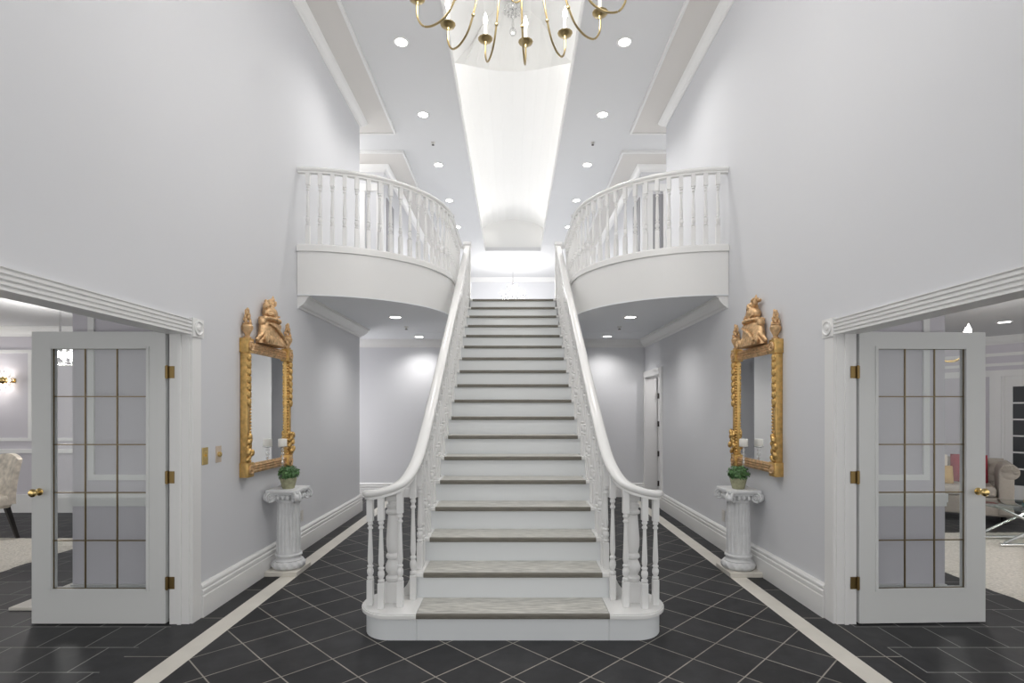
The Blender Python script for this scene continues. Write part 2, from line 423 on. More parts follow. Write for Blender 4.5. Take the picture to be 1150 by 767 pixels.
# tall hipped lantern nearer the camera
TH, TW = 7.27, 0.34
trap = []
for x, z in sec:
    t = (x / HL)
    if z <= SPR + 1e-6 and abs(t) > 0.999: trap.append((x, z))
    elif abs(t) > 0.5:
        k = (1 - abs(t)) / 0.5
        trap.append((math.copysign(HL + (TW - HL) * k, t), SPR + (TH - SPR) * k))
    else: trap.append((TW * t / 0.5, TH))
rc = [bm.verts.new((x, vm_y(sec[i][0]) - 0.05 - 0.0 * i, z)) for i, (x, z) in enumerate(trap)]
rc = []
for i, (x, z) in enumerate(trap): rc.append(bm.verts.new((x, 7.35 + 0.45 * max(0, min(1, (z - SPR) / 0.6)), z)))
rd = [bm.verts.new((x, V0, z)) for x, z in trap]
for i in range(len(sec) - 1):
    bm.faces.new((rb[i], rb[i + 1], rc[i + 1], rc[i])); bm.faces.new((rc[i], rc[i + 1], rd[i + 1], rd[i]))
bm.faces.new(rd[::-1])
# ledge
for s in (-1, 1): b.box(s * HV, s * (HL + 0.02), V0, V1, UPZ + 0.1, UPZ + 0.11)
struct('ceiling_vault', b, 'vault')

# ------------------------------------------------------------------ upper floor
b = MB()
b.box(-6, 6, 8.31, 17.6, LOZ, LAND)
for s in (-1, 1): b.box(s * 2.25, s * 6, 7.89, 8.31, LOZ, LAND)
struct('floor_upper', b, 'soffit')

RX, RY, AY = 1.47, 1.42, 7.02
def arc(s, off=0.0, n=28):
    return [(s * (WX - 0.003 - (RX + off - 0.003) * math.sin(PI / 2 * i / n)), AY - (RY + off) * math.cos(PI / 2 * i / n)) for i in range(n + 1)]
SIDE = {-1: 'left', 1: 'right'}
for s in (-1, 1):
    t = thing('balcony', (s * 1.5, 7.0, LOZ), 'curved white balcony with plain fascia bulging from the %s wall beside the staircase' % SIDE[s], 'balcony', 'pair of curved balconies')
    poly = arc(s) + [(s * 0.78, 8.30), (s * (WX - 0.003), 8.30)]
    MB().prism(poly, LOZ + 0.012, 3.14).build('fascia', 'trim', t, 35)
    poly2 = arc(s, 0.018) + [(s * (0.762), 8.30), (s * (WX - 0.003), 8.30)]
    MB().prism(poly2, 3.14, LAND).build('floor_edge', 'gloss', t, 35)
    MB().prism(poly, LOZ, LOZ + 0.012).build('soffit', 'soffit', t)

# ------------------------------------------------------------------ turned balusters
_bal = {}
def bal_prof(L, lo, hi, R):
    M0, M1 = lo, L - hi
    h = M1 - M0
    P = [(0.62, 0.0), (0.98, 0.02), (0.98, 0.045), (0.55, 0.06), (0.85, 0.09), (1.0, 0.13), (0.95, 0.17), (0.6, 0.205), (0.9, 0.22), (0.9, 0.24), (0.6, 0.255),
         (0.78, 0.30), (0.84, 0.34), (0.70, 0.55), (0.54, 0.80), (0.52, 0.86), (0.82, 0.875), (0.82, 0.895), (0.55, 0.91), (0.55, 0.935), (0.85, 0.95), (0.85, 0.97), (0.62, 1.0)]
    return [(R * r, M0 + h * z) for r, z in P]
def bal_mb(L, lo, hi, R, seg=10):
    b = MB(); q = R * 0.92
    b.bbox(-q, q, -q, q, 0, lo, 0.003, 1); b.bbox(-q, q, -q, q, L - hi, L, 0.003, 1)
    b.lathe(bal_prof(L, lo, hi, R), seg=seg)
    return b
def baluster(root, x, y, z0, z1, R=0.022, lo=0.19, hi=0.15, name='baluster', rz=0):
    L = round(z1 - z0, 2 if name == 'baluster' else 3)
    key = (L, R, lo, hi)
    rl = WL[root]
    if key not in _bal:
        o = bal_mb(L, lo, hi, R).build(name, 'trim', root, 35, origin=(0, 0, 0)); _bal[key] = o.data
    else:
        o = bpy.data.objects.new(name, _bal[key]); COL.objects.link(o); o.parent = root
    o.location = Vector((x, y, z0)) - rl; o.rotation_euler = (0, 0, rz)
    return o
RAIL = [(-0.043, -0.012), (-0.040, 0.0), (-0.028, 0.010), (0, 0.014), (0.028, 0.010), (0.040, 0.0), (0.043, -0.012), (0.036, -0.026), (0.024, -0.034), (0.024, -0.05), (-0.024, -0.05), (-0.024, -0.034), (-0.036, -0.026)]
def smooth_path(p, n=6):
    P = [Vector(q) for q in p]; out = []
    for i in range(len(P) - 1):
        p0 = P[max(0, i - 1)]; p1 = P[i]; p2 = P[i + 1]; p3 = P[min(len(P) - 1, i + 2)]
        for k in range(n):
            t = k / n
            out.append(0.5 * ((2 * p1) + (-p0 + p2) * t + (2 * p0 - 5 * p1 + 4 * p2 - p3) * t * t + (-p0 + 3 * p1 - 3 * p2 + p3) * t ** 3))
    out.append(P[-1]); return out

# balcony railings
for s in (-1, 1):
    t = thing('balcony_railing', (s * 1.5, 6.6, LAND), 'white curved balustrade along the edge of the %s-hand balcony' % SIDE[s], 'railing', 'pair of balcony railings')
    path = [(x, y, 4.015) for x, y in arc(s, -0.035)]
    path += [(s * 0.815, 7.6, 4.015), (s * 0.815, 8.27, 4.015)]
    path = [(s * (WX - 0.002), path[0][1], 4.015)] + path[1:]
    MB().sweep(path, RAIL).build('handrail', 'gloss', t, 50)
    pb = [(p[0], p[1], LAND) for p in path]
    MB().sweep(pb, [(-0.032, 0), (0.032, 0), (0.032, 0.018), (0.024, 0.026), (-0.024, 0.026), (-0.032, 0.018)]).build('shoe_rail', 'trim', t, 40)
    # even spacing
    acc = 0.0; nxt = 0.10
    for (a, bb) in zip(pb, pb[1:]):
        A, B = Vector(a), Vector(bb); L = (B - A).length
        while nxt <= acc + L:
            p = A + (B - A) * ((nxt - acc) / L); d = B - A
            if p.y < 8.2: baluster(t, p.x, p.y, LAND + 0.026, 3.967, 0.0235, 0.2, 0.13, rz=math.atan2(d.y, d.x))
            nxt += 0.1235
        acc += L

# ------------------------------------------------------------------ staircase
TD, RS, Y1 = 0.284, 0.1775, 3.45
st = thing('staircase', (0, 3.45, 0), 'wide straight white staircase with grey washed wooden treads rising to the upper hall', 'staircase')
def yk(k): return Y1 + TD * (k - 1)
for k in range(1, 19):
    z0, z1 = RS * (k - 1), RS * k
    wx = 0.62 if k == 1 else 0.70
    MB().box(-wx, wx, yk(k) + 0.022, yk(k) + 0.045, z0, z1 - 0.03).build('riser', 'riser', st)
    ye = yk(k + 1) + 0.03 if k < 18 else yk(k) + 0.12
    tr = MB().box(-0.62, 0.62, yk(k) + 0.014, ye, z1 - 0.03, z1).build('tread', 'tread', st)
    nb = MB(); nb.prism([(yk(k) + 0.014, z1 - 0.034), (yk(k) + 0.004, z1 - 0.033), (yk(k), z1 - 0.026), (yk(k), z1 - 0.008), (yk(k) + 0.005, z1 - 0.001), (yk(k) + 0.014, z1)], -0.622, 0.622, 'X')
    tag(nb.build('nosing', 'nosing', tr), 'dark taupe nosing')
    if k > 1:
        for s in (-1, 1):
            MB().bbox(s * 0.622, s * 0.715, yk(k) - 0.002, ye, z1 - 0.03, z1 + 0.001, 0.006, 2).build('tread_end', 'gloss', st)
for s in (-1, 1):
    poly = [(yk(2) + 0.034, 0)]
    for k in range(2, 19):
        poly += [(yk(k) + 0.034, RS * (k - 1)), (yk(k) + 0.034, RS * k - 0.03)]
    poly += [(8.31, RS * 18 - 0.03), (8.31, 0)]
    # remove duplicate first
    MB().prism(poly, s * 0.66, s * 0.70, 'X').build('stringer', 'trim', st)
    # rounded starting step
    def bull(r, yf):
        cx, cy = 0.80, 3.685
        pts = [(s * 0.622, yf)]
        pts += [(s * (cx + r * math.sin(PI * i / 18)), cy - (cy - yf) * math.cos(PI * i / 18)) for i in range(19)]
        pts += [(s * 0.622, cy + (cy - yf))]
        return pts
    ss = MB().prism(bull(0.195, 3.472), 0, 0.142).build('starting_step', 'riser', st, 40)
    cb = MB(); cb.prism(bull(0.205, 3.458), 0.140, 0.150); cb.prism(bull(0.225, 3.440), 0.150, 0.170); cb.prism(bull(0.218, 3.447), 0.170, 0.1785)
    cb.build('step_cap', 'gloss', ss, 40)
    cv = [(s * 0.695, 0.178), (s * 0.86, 0.178)] + [(s * (0.86 - 0.16 * math.sin(a)), 0.178 + 0.27 * (1 - math.cos(a))) for a in [PI / 2 * i / 8 for i in range(1, 9)]] + [(s * 0.695, 0.448)]
    MB().prism(cv, 3.80, 3.84, 'Y').build('flare', 'gloss', st)
    # stair railing
    t = thing('stair_railing', (s * 0.70, 3.6, 0.178), 'white banister with turned balusters and sweeping handrail on the %s side of the stairs' % SIDE[s], 'railing', 'pair of stair railings')
    P = [(0.985, 3.665, .945), (0.94, 3.585, .955), (0.87, 3.550, .972), (0.795, 3.552, .998), (0.735, 3.605, 1.032), (0.70, 3.71, 1.09), (0.678, 3.87, 1.185), (0.668, 4.1, 1.345), (0.664, 4.53, 1.64), (0.672, 5.45, 2.225), (0.68, 6.4, 2.83), (0.69, 7.3, 3.40), (0.70, 8.25, 4.005)]
    pth = smooth_path(P, 6)
    MB().sweep([(s * p.x, p.y, p.z - 0.014) for p in pth], RAIL).build('handrail', 'gloss', t, 50)
    def rail_at(y):
        best = [p for p in pth if p.y > 3.7]
        for a, c in zip(best, best[1:]):
            if a.y <= y <= c.y:
                f = (y - a.y) / (c.y - a.y); return a.lerp(c, f)
        return best[-1]
    for (x, y, zt) in ((0.960, 3.622, .893), (0.870, 3.552, .913), (0.752, 3.585, .955), (0.690, 3.72, 1.035)):
        baluster(t, s * x, y, 0.178, zt, 0.023, 0.17, 0.16)
    nb = MB(); L = 0.93 - 0.178
    nb.bbox(-0.052, 0.052, -0.052, 0.052, 0, 0.14, 0.004, 1)
    nb.lathe([(r * 1.0, 0.14 + z) for r, z in ((0.04, 0), (0.05, 0.015), (0.05, 0.03), (0.034, 0.045), (0.05, 0.075), (0.054, 0.10), (0.044, 0.13), (0.034, 0.15), (0.048, 0.165), (0.048, 0.18), (0.036, 0.195), (0.046, 0.24), (0.047, 0.29), (0.037, 0.42), (0.034, 0.455), (0.05, 0.465), (0.05, 0.48), (0.036, 0.495), (0.046, 0.51), (0.046, 0.525), (0.036, 0.535), (0.036, 0.57))], seg=20)
    nb.bbox(-0.042, 0.042, -0.042, 0.042, L - 0.06, L - 0.02, 0.004, 1); nb.bbox(-0.06, 0.06, -0.06, 0.06, L - 0.025, L, 0.008, 2)
    o = nb.build('newel_post', 'trim', t, 35, origin=(0, 0, 0)); o.location = Vector((s * 0.82, 3.685, 0.178)) - WL[t]
    nb = MB(); nb.bbox(-0.05, 0.05, -0.05, 0.05, 0, 0.86, 0.005, 1); nb.bbox(-0.062, 0.062, -0.062, 0.062, 0.82, 0.865, 0.006, 2)
    nb.box(-0.115, 0.03, -0.02, 0.03, 0.77, 0.82) if s < 0 else nb.box(-0.03, 0.115, -0.02, 0.03, 0.77, 0.82)
    o = nb.build('newel_post', 'trim', t, False, origin=(0, 0, 0)); o.location = Vector((s * 0.70, 8.29, LAND)) - WL[t]
    for k in range(2, 19):
        for f in (0.055, 0.197):
            y = yk(k) + f
            if k == 2 and f < 0.1: y += 0.05
            if y > 8.2: continue
            p = rail_at(y); z0 = RS * k
            baluster(t, s * 0.664 if y < 5 else s * p.x * 0.985, y, z0, p.z - 0.075, 0.0225, 0.19, 0.15)

# ------------------------------------------------------------------ french doors at the openings
def knob(mb, c, d, sgn):
    mx = Matrix.Translation(c) @ Matrix.Rotation(PI / 2 * d, 4, 'X')
    mb.lathe([(0.026, 0), (0.026, 0.004), (0.012, 0.01), (0.011, 0.03), (0.02, 0.038), (0.028, 0.05), (0.028, 0.06), (0.018, 0.072), (0.003, 0.075)], seg=16, mx=mx)
    return mb
def french_door(nm, s, hx, hy, W, ang, gl):
    # local: hinge at the origin, leaf runs to +x (right door) or -x (left door)
    H = 2.03; z0 = 0.008; th = 0.04
    g0, g1 = gl; gz0, gz1 = 0.245, 1.915
    b = MB(); X = lambda v: s * v
    b.box(X(0), X(g0), -th, 0, z0, H); b.box(X(g1), X(W), -th, 0, z0, H)
    b.box(X(g0), X(g1), -th, 0, z0, gz0); b.box(X(g0), X(g1), -th, 0, gz1, H)
    for yy in (-th, 0):
        sg = -1 if yy < 0 else 1; e = 0.014
        # raised sticking round the light
        b.box(X(g0 - e), X(g0 + 0.004), yy, yy + sg * 0.008, gz0 - e, gz1 + e); b.box(X(g1 - 0.004), X(g1 + e), yy, yy + sg * 0.008, gz0 - e, gz1 + e)
        b.box(X(g0), X(g1), yy, yy + sg * 0.008, gz0 - e, gz0 + 0.004); b.box(X(g0), X(g1), yy, yy + sg * 0.008, gz1 - 0.004, gz1 + e)
    d = b.build(nm, 'doorpaint'); tag(d, kind='structure')
    MB().box(X(g0 - 0.003), X(g1 + 0.003), -th / 2 - 0.003, -th / 2 + 0.003, gz0 - 0.003, gz1 + 0.003).build('glass', 'glass', d)
    c = MB(); r = 0.0038
    for i in range(4):
        x = g0 + (g1 - g0) * i / 3; c.box(X(x - r), X(x + r), -th / 2 - 0.0045, -th / 2 + 0.0045, gz0, gz1)
    for i in range(6):
        z = gz0 + (gz1 - gz0) * i / 5; c.box(X(g0), X(g1), -th / 2 - 0.006, -th / 2 + 0.006, z - r, z + r)
    tag(c.build('muntin', 'came', d), 'thin brass cames between the panes')
    for z in (0.287, 1.02, 1.75):
        h = MB(); h.box(X(-0.012), X(0.0), -th - 0.004, -th, z - 0.042, z + 0.042); h.box(X(-0.058), X(-0.012), -th + 0.006, -th + 0.010, z - 0.042, z + 0.042)
        h.lathe([(0.008, -0.046), (0.008, 0.046)], c=(X(-0.012), -th - 0.002, z), seg=10)
        h.build('hinge', 'hinge', d, 35)
    k = knob(MB(), (X(W - 0.055), -th, 0.92), 1, s); knob(k, (X(W - 0.055), 0, 0.92), -1, s)
    k.build('door_knob', 'brass', d, 35)
    d.location = (hx, hy, 0); d.rotation_euler = (0, 0, ang)
    return d
french_door('door_1', -1, -2.408, 3.765, 0.925, 0.0, (0.125, 0.79))
french_door('door_2', 1, 2.400, 3.765, 0.90, math.radians(2.0), (0.125, 0.76))
# door under the right balcony, standing open into the next room
b = MB(); z1 = 2.02
b.box(2.445, 3.2, 9.045, 9.08, 0.01, z1)
for zz in ((0.25, 0.95), (1.1, 1.85)): b.box(2.57, 3.07, 9.037, 9.045, *zz)
d3 = tag(b.build('door_3', 'trim'), kind='structure')
for z in (0.25, 0.75, 1.25, 1.72): MB().box(2.43, 2.475, 9.03, 9.045, z - 0.045, z + 0.045).build('hinge', 'dark', d3)
b = MB()
b.box(2.25, 2.225, 8.07, 8.17, 0, 2.03); b.box(2.25, 2.225, 9.08, 9.16, 0, 2.03); b.box(2.25, 2.22, 8.05, 9.17, 2.03, 2.13)
b.box(2.25, 2.44, 9.075, 9.08, 0, 2.03); b.box(2.25, 2.44, 8.17, 8.175, 0, 2.03); b.box(2.25, 2.44, 8.17, 9.08, 2.02, 2.03)
struct('trim_10', b, 'trim')
struct('wall_closet', MB().box(2.43, 3.6, 9.1, 9.2, 0, LOZ).box(3.4, 3.5, 7.9, 9.2, 0, LOZ), 'wall')

# doorways of the upper hall
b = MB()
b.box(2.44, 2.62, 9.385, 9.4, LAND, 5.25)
struct('dark_doorway_5', b, 'darkdoorway')  # grey sheet, the dark room beyond the opening put into its colour
b = MB()
b.box(2.26, 2.44, 9.37, 9.4, LAND, 5.3); b.box(2.62, 2.75, 9.37, 9.4, LAND, 5.3); b.box(2.26, 2.75, 9.36, 9.4, 5.3, 5.42)
b.box(-2.26, -2.38, 9.37, 9.4, LAND, 5.3); b.box(-2.58, -2.72, 9.37, 9.4, LAND, 5.3); b.box(-2.26, -2.75, 9.36, 9.4, 5.3, 5.42)
struct('trim_11', b, 'trim')
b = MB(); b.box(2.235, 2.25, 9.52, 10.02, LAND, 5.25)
struct('door_6', b, 'darkdoorway')
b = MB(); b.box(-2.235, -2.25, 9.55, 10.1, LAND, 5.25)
struct('door_7', b, 'darkdoorway')

# ------------------------------------------------------------------ gilded mirrors
mr = thing('wall_mirror', (0, 0, 0), 'tall gilded mirror with carved trophy crest on the left wall, beyond two brass switch plates', 'mirror', 'pair of gilded mirrors')
# local: wall plane x=0, front towards +x; z=0 bottom of frame
HW, HH, SW = 0.44, 1.13, 0.082
MB().box(0.0, 0.035, -HW + 0.06, HW - 0.06, 0.06, HH - 0.07).build('mirror_glass', 'mirror', mr)
for y in (-1, 1):
    fr = MB()
    fr.bbox(0, 0.05, y * HW, y * (HW - SW), 0, HH, 0.008, 2)
    fr.bbox(0, 0.062, y * HW, y * (HW - SW * 0.55), 0.08, HH - 0.1, 0.008, 2)
    fr.bbox(0, 0.075, y * (HW + 0.012), y * (HW - SW - 0.012), HH - 0.11, HH + 0.012, 0.006, 2)
    fr.bbox(0, 0.075, y * (HW + 0.012), y * (HW - SW - 0.012), -0.012, 0.11, 0.006, 2)
    fr.build('stile', 'gold', mr, 35)
for z0, z1 in ((0.01, 0.095), (HH - 0.10, HH - 0.01)):
    rl = MB()
    rl.bbox(0, 0.048, -HW + SW, HW - SW, z0, z1, 0.006, 2)
    for q in (0.25, 0.5, 0.75):
        rl.tube([(0.05, -HW + SW, z0 + (z1 - z0) * q), (0.05, HW - SW, z0 + (z1 - z0) * q)], 0.008, 8)
    rl.build('rail', 'rosegold', mr, 40)
for y in (-1, 1):
    for z in (HH - 0.05, 0.05):
        mx = Matrix.Translation((0.075, y * (HW - SW / 2), z)) @ Matrix.Rotation(PI / 2, 4, 'Y')
        MB().lathe([(0.042, 0), (0.042, 0.006), (0.034, 0.01), (0.026, 0.004), (0.014, 0.005), (0.012, 0.014), (0.003, 0.017)], mx=mx, seg=16).build('rosette', 'rosegold', mr, 40)
bd = MB()
for y in (-1, 1):
    z = 0.12
    while z < HH - 0.12:
        bd.sphere((0.052, y * (HW - SW * 0.82), z), 0.013, u=8, v=5); z += 0.027
bd.build('beading', 'gold', mr, True)
hk = MB()
for y in (-1, 1):
    for i in range(7):
        z = HH - 0.15 - i * 0.062
        hk.sphere((0.066, y * (HW - SW * 0.25), z), 0.03, (0.6, 0.75, 1.1), u=8, v=6)
        for q in (-1, 1):
            hk.sphere((0.066, y * (HW - SW * 0.25) + q * 0.02, z + 0.015), 0.02, (0.55, 0.6, 1.3), Matrix.Rotation(q * 0.4, 4, 'X'), u=8, v=6)
    for i in range(16):
        hk.sphere((0.07 + random.uniform(-.01, .012), y * (HW - SW * 0.3) + random.uniform(-.04, .04), 0.14 + 0.2 * i / 16), random.uniform(.018, .03), (0.8, 0.8, 1.2), Matrix.Rotation(random.uniform(-.8, .8), 4, 'X'), u=8, v=6)
hk.build('carved_leaves', 'gold', mr, True)
for y in (-1, 1):
    f = MB(); c = (0.042, y * (HW - SW / 2), HH + 0.012)
    f.lathe([(0.03, 0), (0.032, 0.012), (0.018, 0.02), (0.024, 0.04), (0.042, 0.075), (0.046, 0.10), (0.036, 0.115), (0.04, 0.122), (0.02, 0.135)], c=c, seg=14)
    for i in range(14):
        a = 2.4 * i; rr = 0.026 * (1 - i / 18)
        f.sphere((c[0] + rr * math.cos(a), c[1] + rr * math.sin(a), c[2] + 0.13 + 0.008 * i), 0.018, (0.7, 0.7, 1.3), Matrix.Rotation(0.5 * math.cos(a), 4, 'X'), u=8, v=6)
    f.build('finial', 'rosegold', mr, True)
cr = MB(); z = HH + 0.0; xo = 0.045
cr.lathe([(0.19, 0), (0.185, 0.03), (0.165, 0.08), (0.155, 0.12), (0.15, 0.16), (0.13, 0.20), (0.08, 0.225), (0.05, 0.235)], seg=20, mx=Matrix.Translation((xo, 0, z)) @ Matrix.Diagonal((0.36, 0.98, 1, 1)))
for i in range(11):   # skirt of straps
    y = -0.17 + 0.034 * i
    cr.sphere((xo + 0.055, y, z + 0.035 + 0.012 * (i % 2)), 0.026, (0.5, 0.7, 1.5), Matrix.Rotation(-y * 1.6, 4, 'X'), u=8, v=6)
for q in (-1, 1):     # crossed sash, scrolled wings
    if q > 0: cr.tube([(xo + 0.068, q * 0.15, z + 0.03), (xo + 0.066, q * 0.07, z + 0.10), (xo + 0.062, -q * 0.03, z + 0.155), (xo + 0.045, -q * 0.10, z + 0.18)], [0.010, 0.013, 0.012, 0.008], 8)
    for i in range(7):
        a = i / 6
        cr.sphere((xo + 0.01, q * (0.12 + 0.10 * a), z + 0.10 - 0.075 * a), 0.032 - 0.012 * a, (0.7, 1.0, 0.9), u=8, v=6)
    cr.sphere((xo, q * 0.125, z + 0.19), 0.038, (0.8, 0.9, 1.0)); cr.sphere((xo + 0.01, q * 0.10, z + 0.225), 0.026)
for i in range(14):   # collar ruff
    a = 2 * PI * i / 14
    cr.sphere((xo + 0.05 * math.cos(a), 0.10 * math.sin(a), z + 0.228), 0.026, (1, 1, 0.8), u=8, v=6)
cr.sphere((xo, 0.0, z + 0.29), 0.068, (0.75, 1.2, 0.95), u=14, v=10)       # helmet
cr.sphere((xo + 0.02, -0.04, z + 0.275), 0.034, (0.9, 1.2, 0.6)); cr.sphere((xo + 0.02, -0.045, z + 0.30), 0.022, (0.9, 1.2, 0.5))
for i in range(9):    # visor and brim
    cr.sphere((xo + 0.035, -0.07 + 0.0175 * i, z + 0.262 + 0.01 * math.sin(i)), 0.014, (1, 1, 0.7), u=8, v=5)
for i in range(26):   # plume
    a = i / 25
    cr.sphere((xo + 0.015 * math.sin(i * 2.1), -0.045 + 0.09 * a + 0.04 * math.sin(i * 1.7), z + 0.33 + 0.085 * a + 0.012 * math.sin(i * 2.9)), 0.030 - 0.014 * a, (0.8, 0.7, 1.35), Matrix.Rotation(-0.5 + 0.8 * math.sin(i), 4, 'X'), u=8, v=6)
cr.tube([(xo, 0.02, z + 0.38), (xo, 0.045, z + 0.425), (xo, 0.05, z + 0.46)], [0.022, 0.014, 0.003], 8)
bmesh.ops.transform(cr.bm, matrix=Matrix.Translation((0, 0, HH)) @ Matrix.Diagonal((1.15, 1.2, 1.0, 1)) @ Matrix.Translation((0, 0, -HH)), verts=cr.bm.verts)
cr.build('crest', 'rosegold', mr, True)
mr.location = (-WX, 4.87, 0.94)
dup(mr, (WX, 4.92, 0.94), PI, 'tall gilded mirror with carved trophy crest on the right wall, above the pedestal')

# ------------------------------------------------------------------ ionic pedestals
pd = thing('pedestal', (0, 0, 0), 'white fluted ionic pedestal standing against the left wall', 'pedestal', 'pair of ionic pedestals')
MB().bbox(-0.15, 0.14, -0.165, 0.165, 0, 0.042, 0.004, 2).build('plinth', 'marble', pd)
def rope(a, z): return 1 + (0.035 * math.sin(14 * a + z * 90) if z < 0.115 else 0)
b = MB()
b.lathe([(0.105, 0.042), (0.13, 0.046), (0.143, 0.062), (0.146, 0.08), (0.140, 0.098), (0.125, 0.112)], seg=84, fn=rope)
b.lathe([(0.122, 0.11), (0.126, 0.118), (0.112, 0.126), (0.106, 0.140), (0.108, 0.150), (0.118, 0.156), (0.118, 0.168), (0.108, 0.178)], seg=40)
b.build('base_moulding', 'plaster', pd, 40)
def flute(a, z):
    return 1 - (0.11 * max(0, math.cos(16 * a)) ** 0.6 if 0.205 < z < 0.64 else 0)
b = MB()
b.lathe([(0.108, 0.176), (0.106, 0.20), (0.1055, 0.215), (0.105, 0.30), (0.102, 0.45), (0.099, 0.60), (0.099, 0.63), (0.100, 0.645), (0.108, 0.655), (0.108, 0.665), (0.10, 0.672)], seg=160, fn=flute)
b.build('shaft', 'plaster', pd, 50)
b = MB()
b.lathe([(0.10, 0.665), (0.115, 0.69), (0.125, 0.71), (0.125, 0.72)], seg=32)
b.bbox(-0.148, 0.145, -0.155, 0.155, 0.738, 0.772, 0.01, 2)
b.bbox(-0.125, 0.122, -0.13, 0.13, 0.715, 0.74, 0.006, 1)
for sx in (-1, 1):
    for sy in (-1, 1):
        c = Vector((sx * 0.108, sy * 0.115, 0.700)); d = Vector((sx, sy, 0)).normalized()
        # volute scroll: a spiral tube whose faces look along the wall normal directions
        t_ = Vector((-d.y, d.x, 0))
        pts = []
        for i in range(40):
            a = -PI / 2 * 1.0 + 2 * PI * 2.0 * i / 39; r = 0.047 * (1 - 0.82 * i / 39)
            pts.append(c + d * (0.012 + r * math.cos(a) * 1.0) + Vector((0, 0, r * math.sin(a) * -1.0)))
        for off in (-0.022, 0.022):
            b.tube([p + t_ * off for p in pts], [0.0105 - 0.005 * i / 39 for i in range(40)], 6)
        mx = Matrix.Translation(c + d * 0.012) @ d.to_track_quat('Y', 'Z').to_matrix().to_4x4() @ Matrix.Rotation(PI / 2, 4, 'Y')
        b.lathe([(0.042, -0.02), (0.042, 0.02)], seg=18, mx=mx)
        b.lathe([(0.012, -0.032), (0.012, 0.032)], seg=10, mx=mx)
for k in range(4):
    a = k * PI / 2
    for q in (-0.045, 0.0, 0.045):
        mx = Matrix.Rotation(a, 4, 'Z') @ Matrix.Translation((0.125, q, 0.695))
        b.sphere(mx.translation, 0.019, (0.9, 0.9, 1.3), u=8, v=6)
b.build('capital', 'plaster', pd, 40)
pd.location = (-2.065, 4.955, 0)
dup(pd, (2.065, 4.93, 0), PI, 'white fluted ionic pedestal standing against the right wall')

# potted boxwood
pl = thing('potted_plant', (0, 0, 0), 'small round boxwood in mossy stone pot on the left pedestal', 'plant', 'pair of potted boxwoods')
b = MB(); b.lathe([(0.045, 0), (0.052, 0.004), (0.066, 0.06), (0.072, 0.085), (0.072, 0.10), (0.064, 0.10), (0.062, 0.088)], seg=24); b.build('pot', 'pot', pl, 45)
b = MB(); b.lathe([(0.062, 0.08), (0.05, 0.094), (0.01, 0.1)], seg=16); b.build('soil', 'soil', pl, True)
b = MB(); rnd = random.Random(3)
b.sphere((0, 0, 0.130), 0.042, (1.1, 1.1, 0.75), u=12, v=8)
for i in range(480):
    u = rnd.uniform(-0.75, 1); a = rnd.uniform(0, 2 * PI); q = math.sqrt(1 - u * u)
    R = rnd.uniform(0.7, 1.16)
    p = Vector((0.083 * q * math.cos(a), 0.083 * q * math.sin(a), 0.062 * u)) * R + Vector((0, 0, 0.14))
    n = (p - Vector((0, 0, 0.12))).normalized(); n = (n + Vector((rnd.uniform(-.6, .6), rnd.uniform(-.6, .6), rnd.uniform(-.3, .6)))).normalized()
    e = n.orthogonal().normalized(); e = Matrix.Rotation(rnd.uniform(0, 6.28), 3, n) @ e; f = n.cross(e)
    L, Wd = 0.015, 0.010
    vs = [b.bm.verts.new(p + x) for x in (-e * L, f * Wd + n * 0.002, e * L, -f * Wd + n * 0.002)]
    b.bm.faces.new(vs)
b.build('foliage', 'leaf', pl)
pl.location = (-2.045, 4.90, 0.772)
dup(pl, (2.045, 4.88, 0.772), 1.1, 'small round boxwood in mossy stone pot on the right pedestal')

# crystal candle holders
cd = thing('candle_holder', (0, 0, 0), 'beaded crystal candle holder with wide white candle behind the left potted boxwood', 'candle holder', 'pair of crystal candle holders')
b = MB(); b.lathe([(0.04, 0), (0.04, 0.006), (0.02, 0.018), (0.006, 0.03)], seg=20)
for i, r in enumerate((0.016, 0.02, 0.014, 0.018, 0.015, 0.019, 0.015, 0.018, 0.015)): b.sphere((0, 0, 0.045 + i * 0.037), r, u=12, v=8)
b.lathe([(0.008, 0.03), (0.008, 0.37)], seg=8)
b.build('stem', 'crystal', cd, True)
b = MB(); b.lathe([(0.006, 0.36), (0.03, 0.368), (0.042, 0.372), (0.042, 0.378)], seg=24); b.build('dish', 'crystal', cd, 40)
b = MB(); b.lathe([(0.037, 0.378), (0.0385, 0.38), (0.0385, 0.442), (0.036, 0.446), (0.004, 0.444)], seg=28); b.tube([(0, 0, 0.44), (0, 0, 0.452)], 0.002, 6); b.build('candle', 'candle', cd, 40)
cd.location = (-2.145, 5.01, 0.772)
dup(cd, (2.145, 5.00, 0.772), 0, 'beaded crystal candle holder with wide white candle behind the right potted boxwood')

